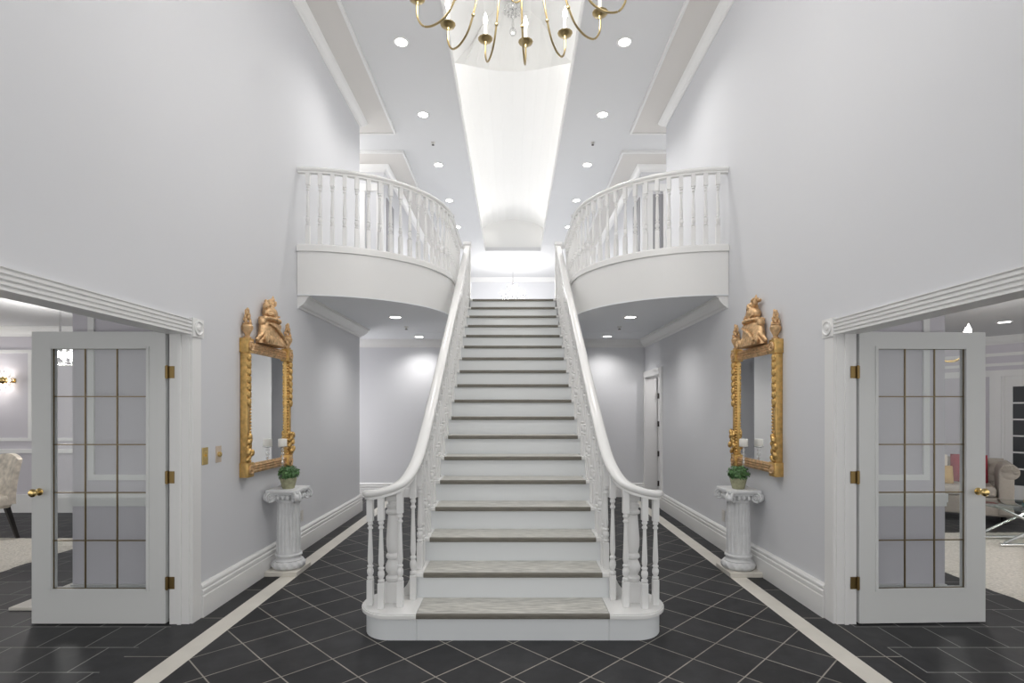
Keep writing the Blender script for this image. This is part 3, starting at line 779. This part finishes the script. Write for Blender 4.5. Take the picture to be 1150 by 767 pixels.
# ------------------------------------------------------------------ switches and outlets
def wall_plate(nm, s, y, z, m, w, h, label, cat, toggle):
    t = thing(nm, (s * WX, y, z), label, cat)
    x = s * WX
    MB().bbox(x, x - s * 0.006, y - w / 2, y + w / 2, z - h / 2, z + h / 2, 0.002, 1).build('plate', m, t)
    b = MB()
    if toggle == 'knob':
        b.lathe([(0.019, 0), (0.017, 0.016), (0.004, 0.019)], seg=16, mx=Matrix.Translation((x - s * 0.006, y, z)) @ Matrix.Rotation(-s * PI / 2, 4, 'Y')); b.build('dimmer_knob', 'brass', t, True)
    elif toggle == 'toggle':
        b.box(x - s * 0.006, x - s * 0.018, y - 0.005, y + 0.005, z - 0.002, z + 0.014)
        for q in (-1, 1): b.box(x - s * 0.006, x - s * 0.008, y - 0.003, y + 0.003, z + q * 0.03 - 0.003, z + q * 0.03 + 0.003)
        b.build('toggle', 'brass', t)
    else:
        for q in (-1, 1): b.bbox(x - s * 0.006, x - s * 0.009, y - 0.015, y + 0.015, z + q * 0.022 - 0.014, z + q * 0.022 + 0.014, 0.001, 1)
        b.build('socket', m, t)
wall_plate('light_switch', -1, 3.925, 1.15, 'plate', 0.075, 0.125, 'solid brass switch plate nearest the door casing on the left wall', 'light switch', 'toggle')
wall_plate('light_switch', -1, 4.105, 1.15, 'paleplate', 0.075, 0.125, 'pale brass plate with round dimmer knob between first switch plate and mirror', 'light switch', 'knob')
wall_plate('power_outlet', -1, 5.72, 0.36, 'ivory', 0.075, 0.12, 'ivory outlet plate low on left wall behind the pedestal', 'power outlet', 'socket')
wall_plate('power_outlet', 1, 5.74, 0.36, 'ivory', 0.075, 0.12, 'ivory outlet plate low on right wall behind the pedestal', 'power outlet', 'socket')

# ------------------------------------------------------------------ recessed downlights
dl = thing('downlight', (0, 0, 0), 'round recessed downlight', 'ceiling light', 'recessed downlights in the upper ceiling')
b = MB(); b.lathe([(0.068, 0.0), (0.068, -0.006), (0.088, -0.008), (0.092, -0.002), (0.092, 0.0)], seg=28, cap=False); b.build('trim_ring', 'trim', dl, True)
b = MB(); b.lathe([(0.068, -0.0045), (0.0675, -0.001)], seg=28); b.build('lens', 'lamp', dl)
first = True
ordn = ['nearest', 'second', 'third', 'fourth', 'farthest']
SPOTS = []
for s in (-1, 1):
    for i, y in enumerate((6.26, 7.80, 9.40, 11.0, 12.6)):
        o_ = ['nearest the camera', 'second from camera', 'third from camera', 'fourth from camera', 'farthest from camera'][i]
        lab = 'recessed downlight in upper ceiling %s of the vault, %s' % (SIDE[s], o_)
        loc = (s * 1.30, y, UPZ); SPOTS.append(loc)
        if first: dl.location = loc; dl['label'] = lab; first = False
        else: dup(dl, loc, 0, lab)
    for i, (x, y) in enumerate(((1.51, 6.91), (1.53, 8.77) if s < 0 else (1.53, 8.72))):
        dup(dl, (s * x, y, LOZ), 0, 'round recessed downlight under the %s balcony, %s' % (SIDE[s], ['nearer the fascia', 'nearer the back wall'][i]), 'downlights under the balconies')
        SPOTS.append((s * x, y, LOZ))
dup(dl, (6.67, 7.3, LOZ), 0, 'round recessed downlight in the living room ceiling seen past the right door', 'downlight in the living room')
# sprinklers / detectors
sp = thing('sprinkler_head', (0, 0, 0), 'x', 'sprinkler', 'ceiling sprinkler heads')
b = MB(); b.lathe([(0.035, 0), (0.033, -0.006), (0.012, -0.008), (0.01, -0.03)], seg=16); b.build('escutcheon', 'ivory', sp, True)
b = MB(); b.lathe([(0.006, -0.03), (0.022, -0.038), (0.022, -0.042), (0.004, -0.043)], seg=12); b.build('deflector', 'dark', sp, True)
sps = [(s * 1.28, 8.62, UPZ, 'sprinkler head in upper ceiling %s of the vault, nearer the camera' % SIDE[s]) for s in (-1, 1)]
sps += [(s * 1.31, 11.85, UPZ, 'sprinkler head in upper ceiling %s of the vault, farther from the camera' % SIDE[s]) for s in (-1, 1)]
sps += [(s * 1.53, 7.72, LOZ, 'sprinkler head between the two downlights under the %s balcony' % SIDE[s]) for s in (-1, 1)]
sps += [(0, 14.95, UPZ, 'sprinkler head on the bright ceiling just past the vault')]
for i, (x, y, z, l) in enumerate(sps):
    if i == 0: sp.location = (x, y, z); sp['label'] = l
    else: dup(sp, (x, y, z), 0, l)

# ------------------------------------------------------------------ brass chandelier in the hall
HCX, HCY, HZ = 0.02, 3.38, 4.29
ch = thing('chandelier', (HCX, HCY, 4.05), 'large many-armed brass candle chandelier hanging above the entrance hall', 'chandelier')
b = MB()
b.lathe([(0.004, 0.0), (0.02, 0.015), (0.03, 0.04), (0.02, 0.07), (0.035, 0.09), (0.07, 0.14), (0.09, 0.2), (0.08, 0.26), (0.04, 0.32), (0.03, 0.4), (0.05, 0.5), (0.09, 0.62), (0.11, 0.70), (0.09, 0.78), (0.04, 0.84), (0.025, 0.95), (0.035, 1.1), (0.02, 1.3), (0.01, 1.35)], c=(HCX, HCY, 4.10), seg=24)
b.build('column', 'agedbrass', ch, 50)
b = MB(); b.tube([(HCX + 0.03 * math.cos(a), HCY, 4.078 + 0.03 * math.sin(a)) for a in [2 * PI * i / 20 for i in range(21)]], 0.005, 8); b.build('finial_ring', 'agedbrass', ch, True)
b = MB()
zc = 5.40
while zc < 7.2:
    b.tube([(HCX + 0.018 * math.cos(a), HCY + (0.0), zc + 0.03 * math.sin(a)) if int(zc * 20) % 2 else (HCX, HCY + 0.018 * math.cos(a), zc + 0.03 * math.sin(a)) for a in [2 * PI * i / 10 for i in range(11)]], 0.004, 6); zc += 0.05
b.build('chain', 'agedbrass', ch, True)
b = MB(); b.lathe([(0.08, 0), (0.075, -0.03), (0.02, -0.06)], c=(HCX, HCY, 7.265), seg=20); b.build('canopy', 'agedbrass', ch, True)
AR = [(0.74, 0.0), (0.742, -0.06), (0.735, -0.12), (0.70, -0.18), (0.65, -0.206), (0.58, -0.205), (0.50, -0.165), (0.44, -0.08), (0.38, 0.05), (0.30, 0.25), (0.20, 0.42), (0.10, 0.48), (0.03, 0.46)]
arm0 = None
NAR = 15
for k in range(NAR):
    a = math.radians(84 + 24 * k)
    if arm0 is None:
        # built along +x in local coordinates, origin at the column base
        dz = HZ - 4.05
        pts = smooth_path([(r, 0, z + dz) for r, z in AR], 4)
        am = MB().tube(pts, 0.0072, 8); am.sphere((0.44, 0, dz - 0.08), 0.013, u=8, v=6)
        WL[None] = Vector()
        arm0 = am.build('arm', 'agedbrass', ch, True, origin=(0, 0, 0)); arm0.location = (0, 0, 0)
        bo = MB(); bo.lathe([(0.010, -0.03), (0.012, -0.01), (0.03, -0.004), (0.05, 0.004), (0.056, 0.014), (0.053, 0.016), (0.045, 0.008), (0.02, 0.008), (0.018, 0.03), (0.014, 0.034)], c=(0.74, 0, dz), seg=24, fn=lambda q, z: 1 + 0.02 * math.cos(12 * q)); bo = bo.build('bobeche', 'agedbrass', arm0, 50, origin=(0, 0, 0))
        ca = MB().lathe([(0.0125, 0.02), (0.0125, 0.125), (0.009, 0.128)], c=(0.74, 0, dz), seg=12).build('candle_sleeve', 'candle', arm0, 40, origin=(0, 0, 0))
        bu = MB().lathe([(0.007, 0.127), (0.015, 0.14), (0.018, 0.155), (0.013, 0.18), (0.005, 0.205), (0.001, 0.215)], c=(0.74, 0, dz), seg=12).build('bulb', 'bulb', arm0, True, origin=(0, 0, 0))
        for o in (arm0, bo, ca, bu): o.location = (0, 0, 0)
        arm0.rotation_euler = (0, 0, a)
    else:
        c = copy_tree(arm0, ch); c.rotation_euler = (0, 0, a)

# crystal fixtures ---------------------------------------------------------
pe = thing('ceiling_pendant', (0.0, 7.66, 7.27), 'small crystal drop pendant hanging from the far end of the tall ceiling lantern', 'ceiling light')
b = MB(); b.lathe([(0.03, 0), (0.03, -0.05), (0.125, -0.06), (0.125, -0.075), (0.02, -0.08)], c=(0, 7.66, 7.27), seg=24); b.build('canopy', 'chrome', pe, 40)
b = MB(); rnd = random.Random(5)
for i in range(26):
    a = 2 * PI * i / 26; r = 0.12 if i % 2 else 0.07
    b.sphere((r * math.cos(a), 7.66 + r * math.sin(a), 7.27 - 0.10 - (0.0 if i % 2 else 0.03)), 0.014, (1, 1, 1.7), u=6, v=5)
b.lathe([(0.012, -0.08), (0.018, -0.14), (0.012, -0.25), (0.022, -0.30), (0.01, -0.36)], c=(0, 7.66, 7.27), seg=10)
b.sphere((0, 7.66, 7.27 - 0.40), 0.05, (1, 1, 1.15), u=8, v=6)
b.build('crystals', 'crystal', pe)

fc = thing('crystal_chandelier', (0.0, 15.6, 4.7), 'crystal chandelier glowing at the far end of the upper hall above the stairs', 'chandelier')
b = MB(); b.lathe([(0.06, 0), (0.06, -0.03), (0.01, -0.05)], c=(0, 15.6, UPZ), seg=16); b.tube([(0, 15.6, UPZ - 0.04), (0, 15.6, 4.75)], 0.012, 8)
for z, r in ((5.05, 0.16), (4.78, 0.34)): b.tube([(r * math.cos(a), 15.6 + r * math.sin(a), z) for a in [2 * PI * i / 24 for i in range(25)]], 0.01, 6)
for k in range(8):
    a = PI / 4 * k + 0.2; b.tube([(0, 15.6, 5.0), (0.2 * math.cos(a), 15.6 + 0.2 * math.sin(a), 4.74), (0.34 * math.cos(a), 15.6 + 0.34 * math.sin(a), 4.80)], 0.008, 6)
b.build('frame', 'chrome', fc, True)
c0 = MB().sphere((0, 0, 0), 0.022, (1, 1, 1.6), u=6, v=5).build('crystal', 'crystal', fc, False, origin=(0, 0, 0))
for k in range(60):
    t_ = k / 60; a = 2.4 * k; r = 0.34 * (0.35 + 0.65 * t_)
    o = c0 if k == 0 else c0.copy()
    if k: COL.objects.link(o); o.parent = fc
    o.location = Vector((r * math.cos(a), 15.6 + r * math.sin(a), 5.1 - 0.42 * t_ + rnd.uniform(-.03, .03))) - WL[fc]
b = MB()
for k in range(8):
    a = PI / 4 * k + 0.2; b.sphere((0.34 * math.cos(a), 15.6 + 0.34 * math.sin(a), 4.87), 0.018, (1, 1, 2), u=8, v=6)
b.build('bulbs', 'bulb', fc, True)

dc = thing('crystal_chandelier', (-5.05, 6.0, 1.98), 'crystal drum chandelier seen through the upper panes of the left glass door', 'chandelier')
b = MB(); b.lathe([(0.06, 0), (0.06, -0.03), (0.01, -0.05)], c=(-5.05, 6.0, LOZ), seg=16); b.tube([(-5.05, 6.0, LOZ - 0.03), (-5.05, 6.0, 2.2)], 0.01, 8)
for z in (2.2, 2.0): b.tube([(-5.05 + 0.2 * math.cos(a), 6 + 0.2 * math.sin(a), z) for a in [2 * PI * i / 24 for i in range(25)]], 0.008, 6)
for a in (0, PI / 2): b.tube([(-5.05 - 0.2 * math.cos(a), 6 - 0.2 * math.sin(a), 2.2), (-5.05 + 0.2 * math.cos(a), 6 + 0.2 * math.sin(a), 2.2)], 0.006, 6)
b.build('frame', 'chrome', dc, True)
for k in range(18):
    a = 2 * PI * k / 18; b = MB()
    for j in range(6): b.sphere((-5.05 + 0.2 * math.cos(a), 6 + 0.2 * math.sin(a), 2.18 - 0.032 * j), 0.018, (1, 1, 1.3), u=6, v=5)
    b.build('crystal_strand', 'crystal', dc)
b = MB()
for k in range(6):
    a = PI / 3 * k; b.sphere((-5.05 + 0.1 * math.cos(a), 6 + 0.1 * math.sin(a), 2.1), 0.02, (1, 1, 1.8), u=8, v=6)
b.build('bulbs', 'bulb', dc, True)

lc = thing('candle_chandelier', (4.36, 5.5, 1.95), 'small brass candle chandelier showing above and through the right glass door', 'chandelier')
b = MB(); c = (4.36, 5.5)
b.lathe([(0.05, 0), (0.05, -0.02), (0.01, -0.04)], c=(*c, LOZ), seg=16); b.tube([(*c, LOZ - 0.03), (*c, 1.98)], 0.01, 8); b.sphere((*c, 2.0), 0.04)
b.build('column', 'brass', lc, True)
for k in range(5):
    a = 2 * PI / 5 * k; f = lambda r, z: (c[0] + r * math.cos(a), c[1] + r * math.sin(a), z)
    ar = MB().tube(smooth_path([f(0.02, 2.02), f(0.07, 1.98), f(0.18, 1.99), f(0.255, 2.06), f(0.27, 2.14)], 4), 0.007, 6).build('arm', 'brass', lc, True)
    MB().lathe([(0.008, -0.01), (0.03, 0.0), (0.03, 0.006), (0.01, 0.008)], c=f(0.27, 2.14), seg=12).build('bobeche', 'brass', ar, True)
    MB().lathe([(0.009, 0), (0.009, 0.08)], c=f(0.27, 2.145), seg=8).build('candle_sleeve', 'candle', ar)
    MB().lathe([(0.008, 0.08), (0.022, 0.10), (0.02, 0.13), (0.006, 0.17), (0.001, 0.185)], c=f(0.27, 2.145), seg=10).build('bulb', 'bulb', ar, True)

# wall sconce in the dining room
ws = thing('wall_sconce', (-7.32, 7.8, 1.91), 'brass wall sconce with crystal petals glowing on the far dining room wall', 'wall light')
b = MB()
for x in (-7.30, -7.52):
    b.sphere((x, 7.70, 1.91), 0.055, u=14, v=10); b.tube([(x, 7.70, 1.91), (x, 7.80, 1.91)], 0.015, 8)
b.bbox(-7.62, -7.2, 7.78, 7.8, 1.88, 1.94, 0.004, 1)
b.build('mount', 'brass', ws, True)
b = MB()
for x in (-7.30, -7.52):
    for k in range(10):
        a = 2 * PI * k / 10; b.sphere((x + 0.11 * math.cos(a), 7.69, 1.91 + 0.11 * math.sin(a)), 0.035, (1.5, 0.4, 0.8), Matrix.Rotation(-a, 4, 'Y'), u=8, v=6)
b.build('crystals', 'crystal', ws)
b = MB()
for x in (-7.30, -7.52):
    for k in range(5):
        a = 2 * PI * k / 5; b.sphere((x + 0.075 * math.cos(a), 7.72, 1.91 + 0.075 * math.sin(a)), 0.014, u=8, v=6)
b.build('bulbs', 'bulb', ws, True)

# ------------------------------------------------------------------ dining chair, rugs
dcx = thing('dining_chair', (0, 0, 0), 'cream damask dining chair with black tapered legs at the left edge', 'chair')
b = MB(); b.bbox(-0.25, 0.25, -0.27, 0.20, 0.36, 0.50, 0.04, 4); b.build('seat', 'damask', dcx, True)
b = MB()
bm = b.bm; NU, NV = 12, 10
def bp(u, v, side):
    x = (-0.25 - 0.035 * v ** 1.2) + (0.5 + 0.07 * v ** 1.2) * u
    top = 0.90 + 0.06 * math.cos((u - 0.5) * PI)
    z = 0.40 + (top - 0.40) * v
    y = 0.15 + 0.12 * v ** 1.4 - 0.05 * abs(2 * u - 1) ** 2 * v
    th = 0.075 * (1 - 0.35 * v)
    return (x, y + (th if side else 0), z)
G = [[[bm.verts.new(bp(i / NU, j / NV, sd)) for i in range(NU + 1)] for j in range(NV + 1)] for sd in (0, 1)]
for sd in (0, 1):
    for j in range(NV):
        for i in range(NU): bm.faces.new((G[sd][j][i], G[sd][j][i + 1], G[sd][j + 1][i + 1], G[sd][j + 1][i]))
for j in range(NV):
    for i in (0, NU): bm.faces.new((G[0][j][i], G[0][j + 1][i], G[1][j + 1][i], G[1][j][i]))
for i in range(NU):
    for j in (0, NV): bm.faces.new((G[0][j][i], G[0][j][i + 1], G[1][j][i + 1], G[1][j][i]))
b.build('backrest', 'damask', dcx, 50)
for sx in (-1, 1):
    for (y, dy) in ((-0.22, -0.01), (0.16, 0.10)):
        b = MB(); q = 0.024; w = 0.015
        vs = [bm_ for bm_ in ()]
        top = [(sx * 0.2 + a, y + c_, 0.375) for a, c_ in ((-q, -q), (q, -q), (q, q), (-q, q))]
        bot = [(sx * 0.205 + a, y + dy + c_, 0.0) for a, c_ in ((-w, -w), (w, -w), (w, w), (-w, w))]
        tv = [b.bm.verts.new(p) for p in top]; bv = [b.bm.verts.new(p) for p in bot]
        b.bm.faces.new(tv); b.bm.faces.new(bv[::-1])
        for i in range(4): b.bm.faces.new((bv[i], bv[(i + 1) % 4], tv[(i + 1) % 4], tv[i]))
        b.build('leg', 'black', dcx)
dcx.location = (-5.95, 5.98, 0.022); dcx.rotation_euler = (0, 0, math.radians(-20))

def rug(nm, x0, x1, y0, y1, label, seed):
    rnd = random.Random(seed); b = MB(); bm = b.bm
    nx, ny = int(abs(x1 - x0) / 0.06), int(abs(y1 - y0) / 0.06)
    V = []
    for j in range(ny + 1):
        row = []
        for i in range(nx + 1):
            e = i in (0, nx) or j in (0, ny)
            row.append(bm.verts.new((x0 + (x1 - x0) * i / nx + (rnd.uniform(-.012, .012)), y0 + (y1 - y0) * j / ny + rnd.uniform(-.012, .012), 0.002 if e else 0.018 + rnd.uniform(-.004, .004))))
        V.append(row)
    for j in range(ny):
        for i in range(nx): bm.faces.new((V[j][i], V[j][i + 1], V[j + 1][i + 1], V[j + 1][i]))
    tag(b.build(nm, 'rug', None, True, origin=((x0 + x1) / 2, (y0 + y1) / 2, 0)), label, 'rug')
rug('shag_rug', -7.6, -4.70, 3.2, 6.22, 'ivory shag rug under the damask chair in the dining room', 1)
rug('shag_rug', 3.95, 7.4, 3.0, 6.5, 'ivory shag rug under the glass table in the living room', 2)
tag(MB().bbox(-3.74, -3.17, 3.985, 5.2, 0, 0.022, 0.003, 1).build('hearth_slab', 'marble', None, origin=(-3.45, 4.6, 0)), 'low white marble slab on the dark floor behind the left glass door', 'hearth')

# ------------------------------------------------------------------ living room furniture
SR = math.radians(-38)
sf = thing('sofa', (5.78, 7.35, 0), 'taupe tufted sofa with rolled arms behind the glass table', 'sofa')
x0, x1, y0, y1 = 4.95, 6.62, 6.95, 7.85
MB().bbox(x0 + 0.06, x1 - 0.06, y0 + 0.02, y1, 0.10, 0.34, 0.02, 2).build('base', 'sofa', sf)
MB().bbox(x0 + 0.22, x1 - 0.22, y0, y1 - 0.2, 0.34, 0.48, 0.05, 4).build('seat_cushion', 'sofa', sf, True)
b = MB(); bm = b.bm; NX, NZ = 42, 14
def by(u, v):
    X_ = u * 9; Z_ = v * 3
    d = 0.0
    for kx in range(0, 10):
        for kz in range(0, 4):
            cx_ = kx + (0.5 if kz % 2 else 0)
            d = max(d, math.exp(-((X_ - cx_) ** 2 + (Z_ - kz - 0.3) ** 2) / 0.06))
    return 0.045 * d
F = [[bm.verts.new((x0 + 0.1 + (x1 - x0 - 0.2) * i / NX, 7.55 + 0.10 * (j / NZ) + by(i / NX, j / NZ) - 0.03 * math.sin(PI * j / NZ), 0.42 + 0.36 * j / NZ)) for i in range(NX + 1)] for j in range(NZ + 1)]
for j in range(NZ):
    for i in range(NX): bm.faces.new((F[j][i], F[j][i + 1], F[j + 1][i + 1], F[j + 1][i]))
b.tube([(x0 + 0.1, 7.73, 0.735), (x1 - 0.1, 7.73, 0.735)], 0.075, 16)
b.box(x0 + 0.1, x1 - 0.1, 7.72, 7.82, 0.3, 0.74)
bk = b.build('backrest', 'sofa', sf, True)
b = MB()
for kx in range(1, 9):
    for kz in range(0, 3):
        u = (kx + (0.5 if kz % 2 else 0)) / 9; v = (kz + 0.3) / 3
        if v < 1: b.sphere((x0 + 0.1 + (x1 - x0 - 0.2) * u, 7.55 + 0.1 * v + 0.005, 0.42 + 0.36 * v), 0.012, (1, 0.6, 1), u=8, v=6)
b.build('buttons', 'sofa', bk, True)
for xa, sg in ((x0, -1), (x1, 1)):
    b = MB(); xi = xa - sg * 0.13
    b.bbox(xi - 0.075, xi + 0.075, y0, y1, 0.12, 0.70, 0.02, 2)
    mx = Matrix.Translation((xi + sg * 0.03, y0 - 0.005, 0.685)) @ Matrix.Rotation(-PI / 2, 4, 'X')
    b.lathe([(0.05, 0), (0.085, 0.0), (0.1, 0.012), (0.1, y1 - y0 - 0.02), (0.08, y1 - y0)], seg=24, mx=mx)
    for k in range(12):  # pleats of the roll
        a = PI * (k / 11) - 0.2; b.tube([(xi + sg * 0.03 + 0.035 * math.cos(a), y0 - 0.012, 0.685 + 0.035 * math.sin(a)), (xi + sg * 0.03 + 0.09 * math.cos(a), y0 - 0.006, 0.685 + 0.09 * math.sin(a))], 0.008, 6)
    b.build('arm', 'sofa', sf, 40)
for xa in (x0 + 0.15, x1 - 0.15):
    for ya in (y0 + 0.1, y1 - 0.1):
        MB().lathe([(0.02, 0), (0.035, 0.03), (0.03, 0.07), (0.045, 0.11)], c=(xa, ya, 0), seg=14).build('foot', 'black', sf, True)
sf.location = (6.02, 7.65, 0); sf.rotation_euler = (0, 0, SR)
def on_sofa(x, y, z): return (6.02 + x * math.cos(SR) - y * math.sin(SR), 7.65 + x * math.sin(SR) + y * math.cos(SR), z)
def cushion(nm, loc, rz, tilt, m, label, sz=0.42):
    b = MB(); bm = b.bm; N = 10
    for sd in (-1, 1):
        V = [[bm.verts.new(((i / N - .5) * sz, sd * 0.075 * max(0, (1 - (2 * i / N - 1) ** 4) * (1 - (2 * j / N - 1) ** 4)) ** 0.6, j / N * sz)) for i in range(N + 1)] for j in range(N + 1)]
        for j in range(N):
            for i in range(N): bm.faces.new((V[j][i], V[j][i + 1], V[j + 1][i + 1], V[j + 1][i]))
    bmesh.ops.remove_doubles(bm, verts=bm.verts, dist=0.0005)
    o = tag(b.build(nm, m, None, True), label, 'cushion'); o.location = loc; o.rotation_euler = (tilt, 0, rz)
cushion('throw_cushion', on_sofa(0.36, 0.08, 0.475), SR, -0.3, 'redc', 'red cushion standing on the sofa beside the door edge', 0.40)
cushion('throw_cushion', on_sofa(-0.08, -0.04, 0.475), SR - 0.05, -0.35, 'cream', 'cream cushion leaning on the sofa, seen through the right glass door', 0.40)
cushion('throw_cushion', on_sofa(0.06, -0.27, 0.475), SR + 0.1, -0.4, 'mustard', 'mustard cushion at the front of the sofa seat behind the right door', 0.26)

ct = thing('coffee_table', (5.78, 5.95, 0), 'round glass coffee table on crossed chrome legs standing on the ivory rug', 'table')
b = MB(); b.lathe([(0.47, 0.408), (0.475, 0.411), (0.475, 0.419), (0.47, 0.422)], c=(5.78, 5.95, 0), seg=56); b.build('tabletop', 'tabletop', ct, 40)
for yy in (5.77, 6.13):
    b = MB()
    b.tube([(5.22, yy, 0.039), (6.34, yy, 0.039)], 0.018, 10)
    b.tube([(5.50, yy, 0.392), (6.26, yy, 0.052)], 0.014, 8); b.tube([(6.06, yy + 0.03, 0.392), (5.30, yy + 0.03, 0.052)], 0.014, 8)
    b.tube([(5.46, yy, 0.395), (6.10, yy, 0.395)], 0.012, 8); b.tube([(5.30, yy, 0.045), (5.30, yy + 0.03, 0.052)], 0.012, 8); b.tube([(6.06, yy, 0.395), (6.06, yy + 0.03, 0.392)], 0.012, 8)
    b.build('leg', 'chrome', ct, True)
for i, (m, z, r, w, lab) in enumerate((('bookB', 0.424, 0.2, 0.15, 'dark teal book lying on the glass coffee table, under a mustard book'), ('bookA', 0.462, 0.05, 0.13, 'mustard book on top of the dark teal book on the coffee table'))):
    t = thing('book', (5.78, 5.85, z), lab, 'book')
    b = MB(); b.box(5.78 - w, 5.78 + w, 5.85 - 0.1, 5.85 + 0.1, z, z + 0.004); b.box(5.78 - w, 5.78 + w, 5.85 - 0.1, 5.85 + 0.1, z + 0.033, z + 0.037); b.box(5.78 - w, 5.78 - w + 0.006, 5.85 - 0.1, 5.85 + 0.1, z, z + 0.037)
    b.build('cover', m, t); MB().box(5.78 - w + 0.006, 5.78 + w - 0.006, 5.85 - 0.094, 5.85 + 0.094, z + 0.004, z + 0.033).build('pages', 'paper', t)

# ------------------------------------------------------------------ light
def light(kind, nm, loc, e, col=(1, 1, 1), rot=(0, 0, 0), **kw):
    l = bpy.data.lights.new(nm, kind); l.energy = e; l.color = col
    for k, v in kw.items(): setattr(l, k, v)
    o = bpy.data.objects.new(nm, l); COL.objects.link(o); o.location = loc; o.rotation_euler = rot
    return o
WARM = (1.0, 0.975, 0.945)
for (x, y, z) in SPOTS:
    light('SPOT', 'downlight_beam', (x, y, z - 0.03), 50 if z > 4 else 30, WARM, spot_size=math.radians(140), spot_blend=0.8, shadow_soft_size=0.06)
for s in (-1, 1):
    light('AREA', 'cove_strip', (s * 0.86, 10.9, UPZ + 0.13), 9, WARM, (PI, 0, 0), shape='RECTANGLE', size=0.08, size_y=7.0)
    light('AREA', 'cove_strip', (s * 0.86, 5.2, UPZ + 0.13), 8, WARM, (PI, 0, 0), shape='RECTANGLE', size=0.08, size_y=5.0)
light('POINT', 'chandelier_light', (HCX, HCY, 4.52), 100, WARM, shadow_soft_size=0.45)
light('POINT', 'far_chandelier_light', (0, 15.6, 4.9), 100, WARM, shadow_soft_size=0.3)
light('POINT', 'dining_chandelier_light', (-5.05, 6.0, 2.1), 45, WARM, shadow_soft_size=0.15)
light('POINT', 'living_chandelier_light', (4.43, 5.5, 2.35), 45, WARM, shadow_soft_size=0.15)
light('POINT', 'sconce_light', (-7.41, 7.62, 1.91), 6, WARM, shadow_soft_size=0.05)
light('POINT', 'landing_light_left', (-3.2, 8.6, 5.2), 22, WARM, shadow_soft_size=0.15)
light('POINT', 'landing_light_right', (3.6, 8.6, 5.2), 18, WARM, shadow_soft_size=0.15)

light('POINT', 'passage_fill', (-3.7, 8.5, 1.3), 36, WARM, shadow_soft_size=0.2)  # unseen fill added low in the passage to brighten the balcony undersides
light('POINT', 'living_fill', (7.2, 3.6, 1.6), 50, WARM, shadow_soft_size=0.2)  # added out of view to lift the dark living room ceiling
light('POINT', 'next_room_fill', (2.95, 8.45, 2.1), 14, WARM, shadow_soft_size=0.1)  # extra fill added to lighten the space behind the open door
w = bpy.data.worlds.new('World'); SC.world = w; w.use_nodes = True
w.node_tree.nodes['Background'].inputs['Color'].default_value = (1.0, 0.99, 0.975, 1)
w.node_tree.nodes['Background'].inputs['Strength'].default_value = 1.0

# ------------------------------------------------------------------ camera
cam = bpy.data.cameras.new('Camera'); co = bpy.data.objects.new('Camera', cam); COL.objects.link(co)
co.location = (0, 0, CAMZ); co.rotation_euler = (PI / 2, 0, 0)
cam.sensor_width = 36; cam.lens = FPX * 36 / 1150
cam.shift_x = -(CX - 575) / 1150; cam.shift_y = (CY - 383.5) / 1150
cam.clip_start = 0.05
SC.camera = co
SC.view_settings.view_transform = 'Standard'; SC.view_settings.look = 'None'
SC.view_settings.exposure = 0.31; SC.view_settings.gamma = 1.0; SC.view_settings.use_curve_mapping = False
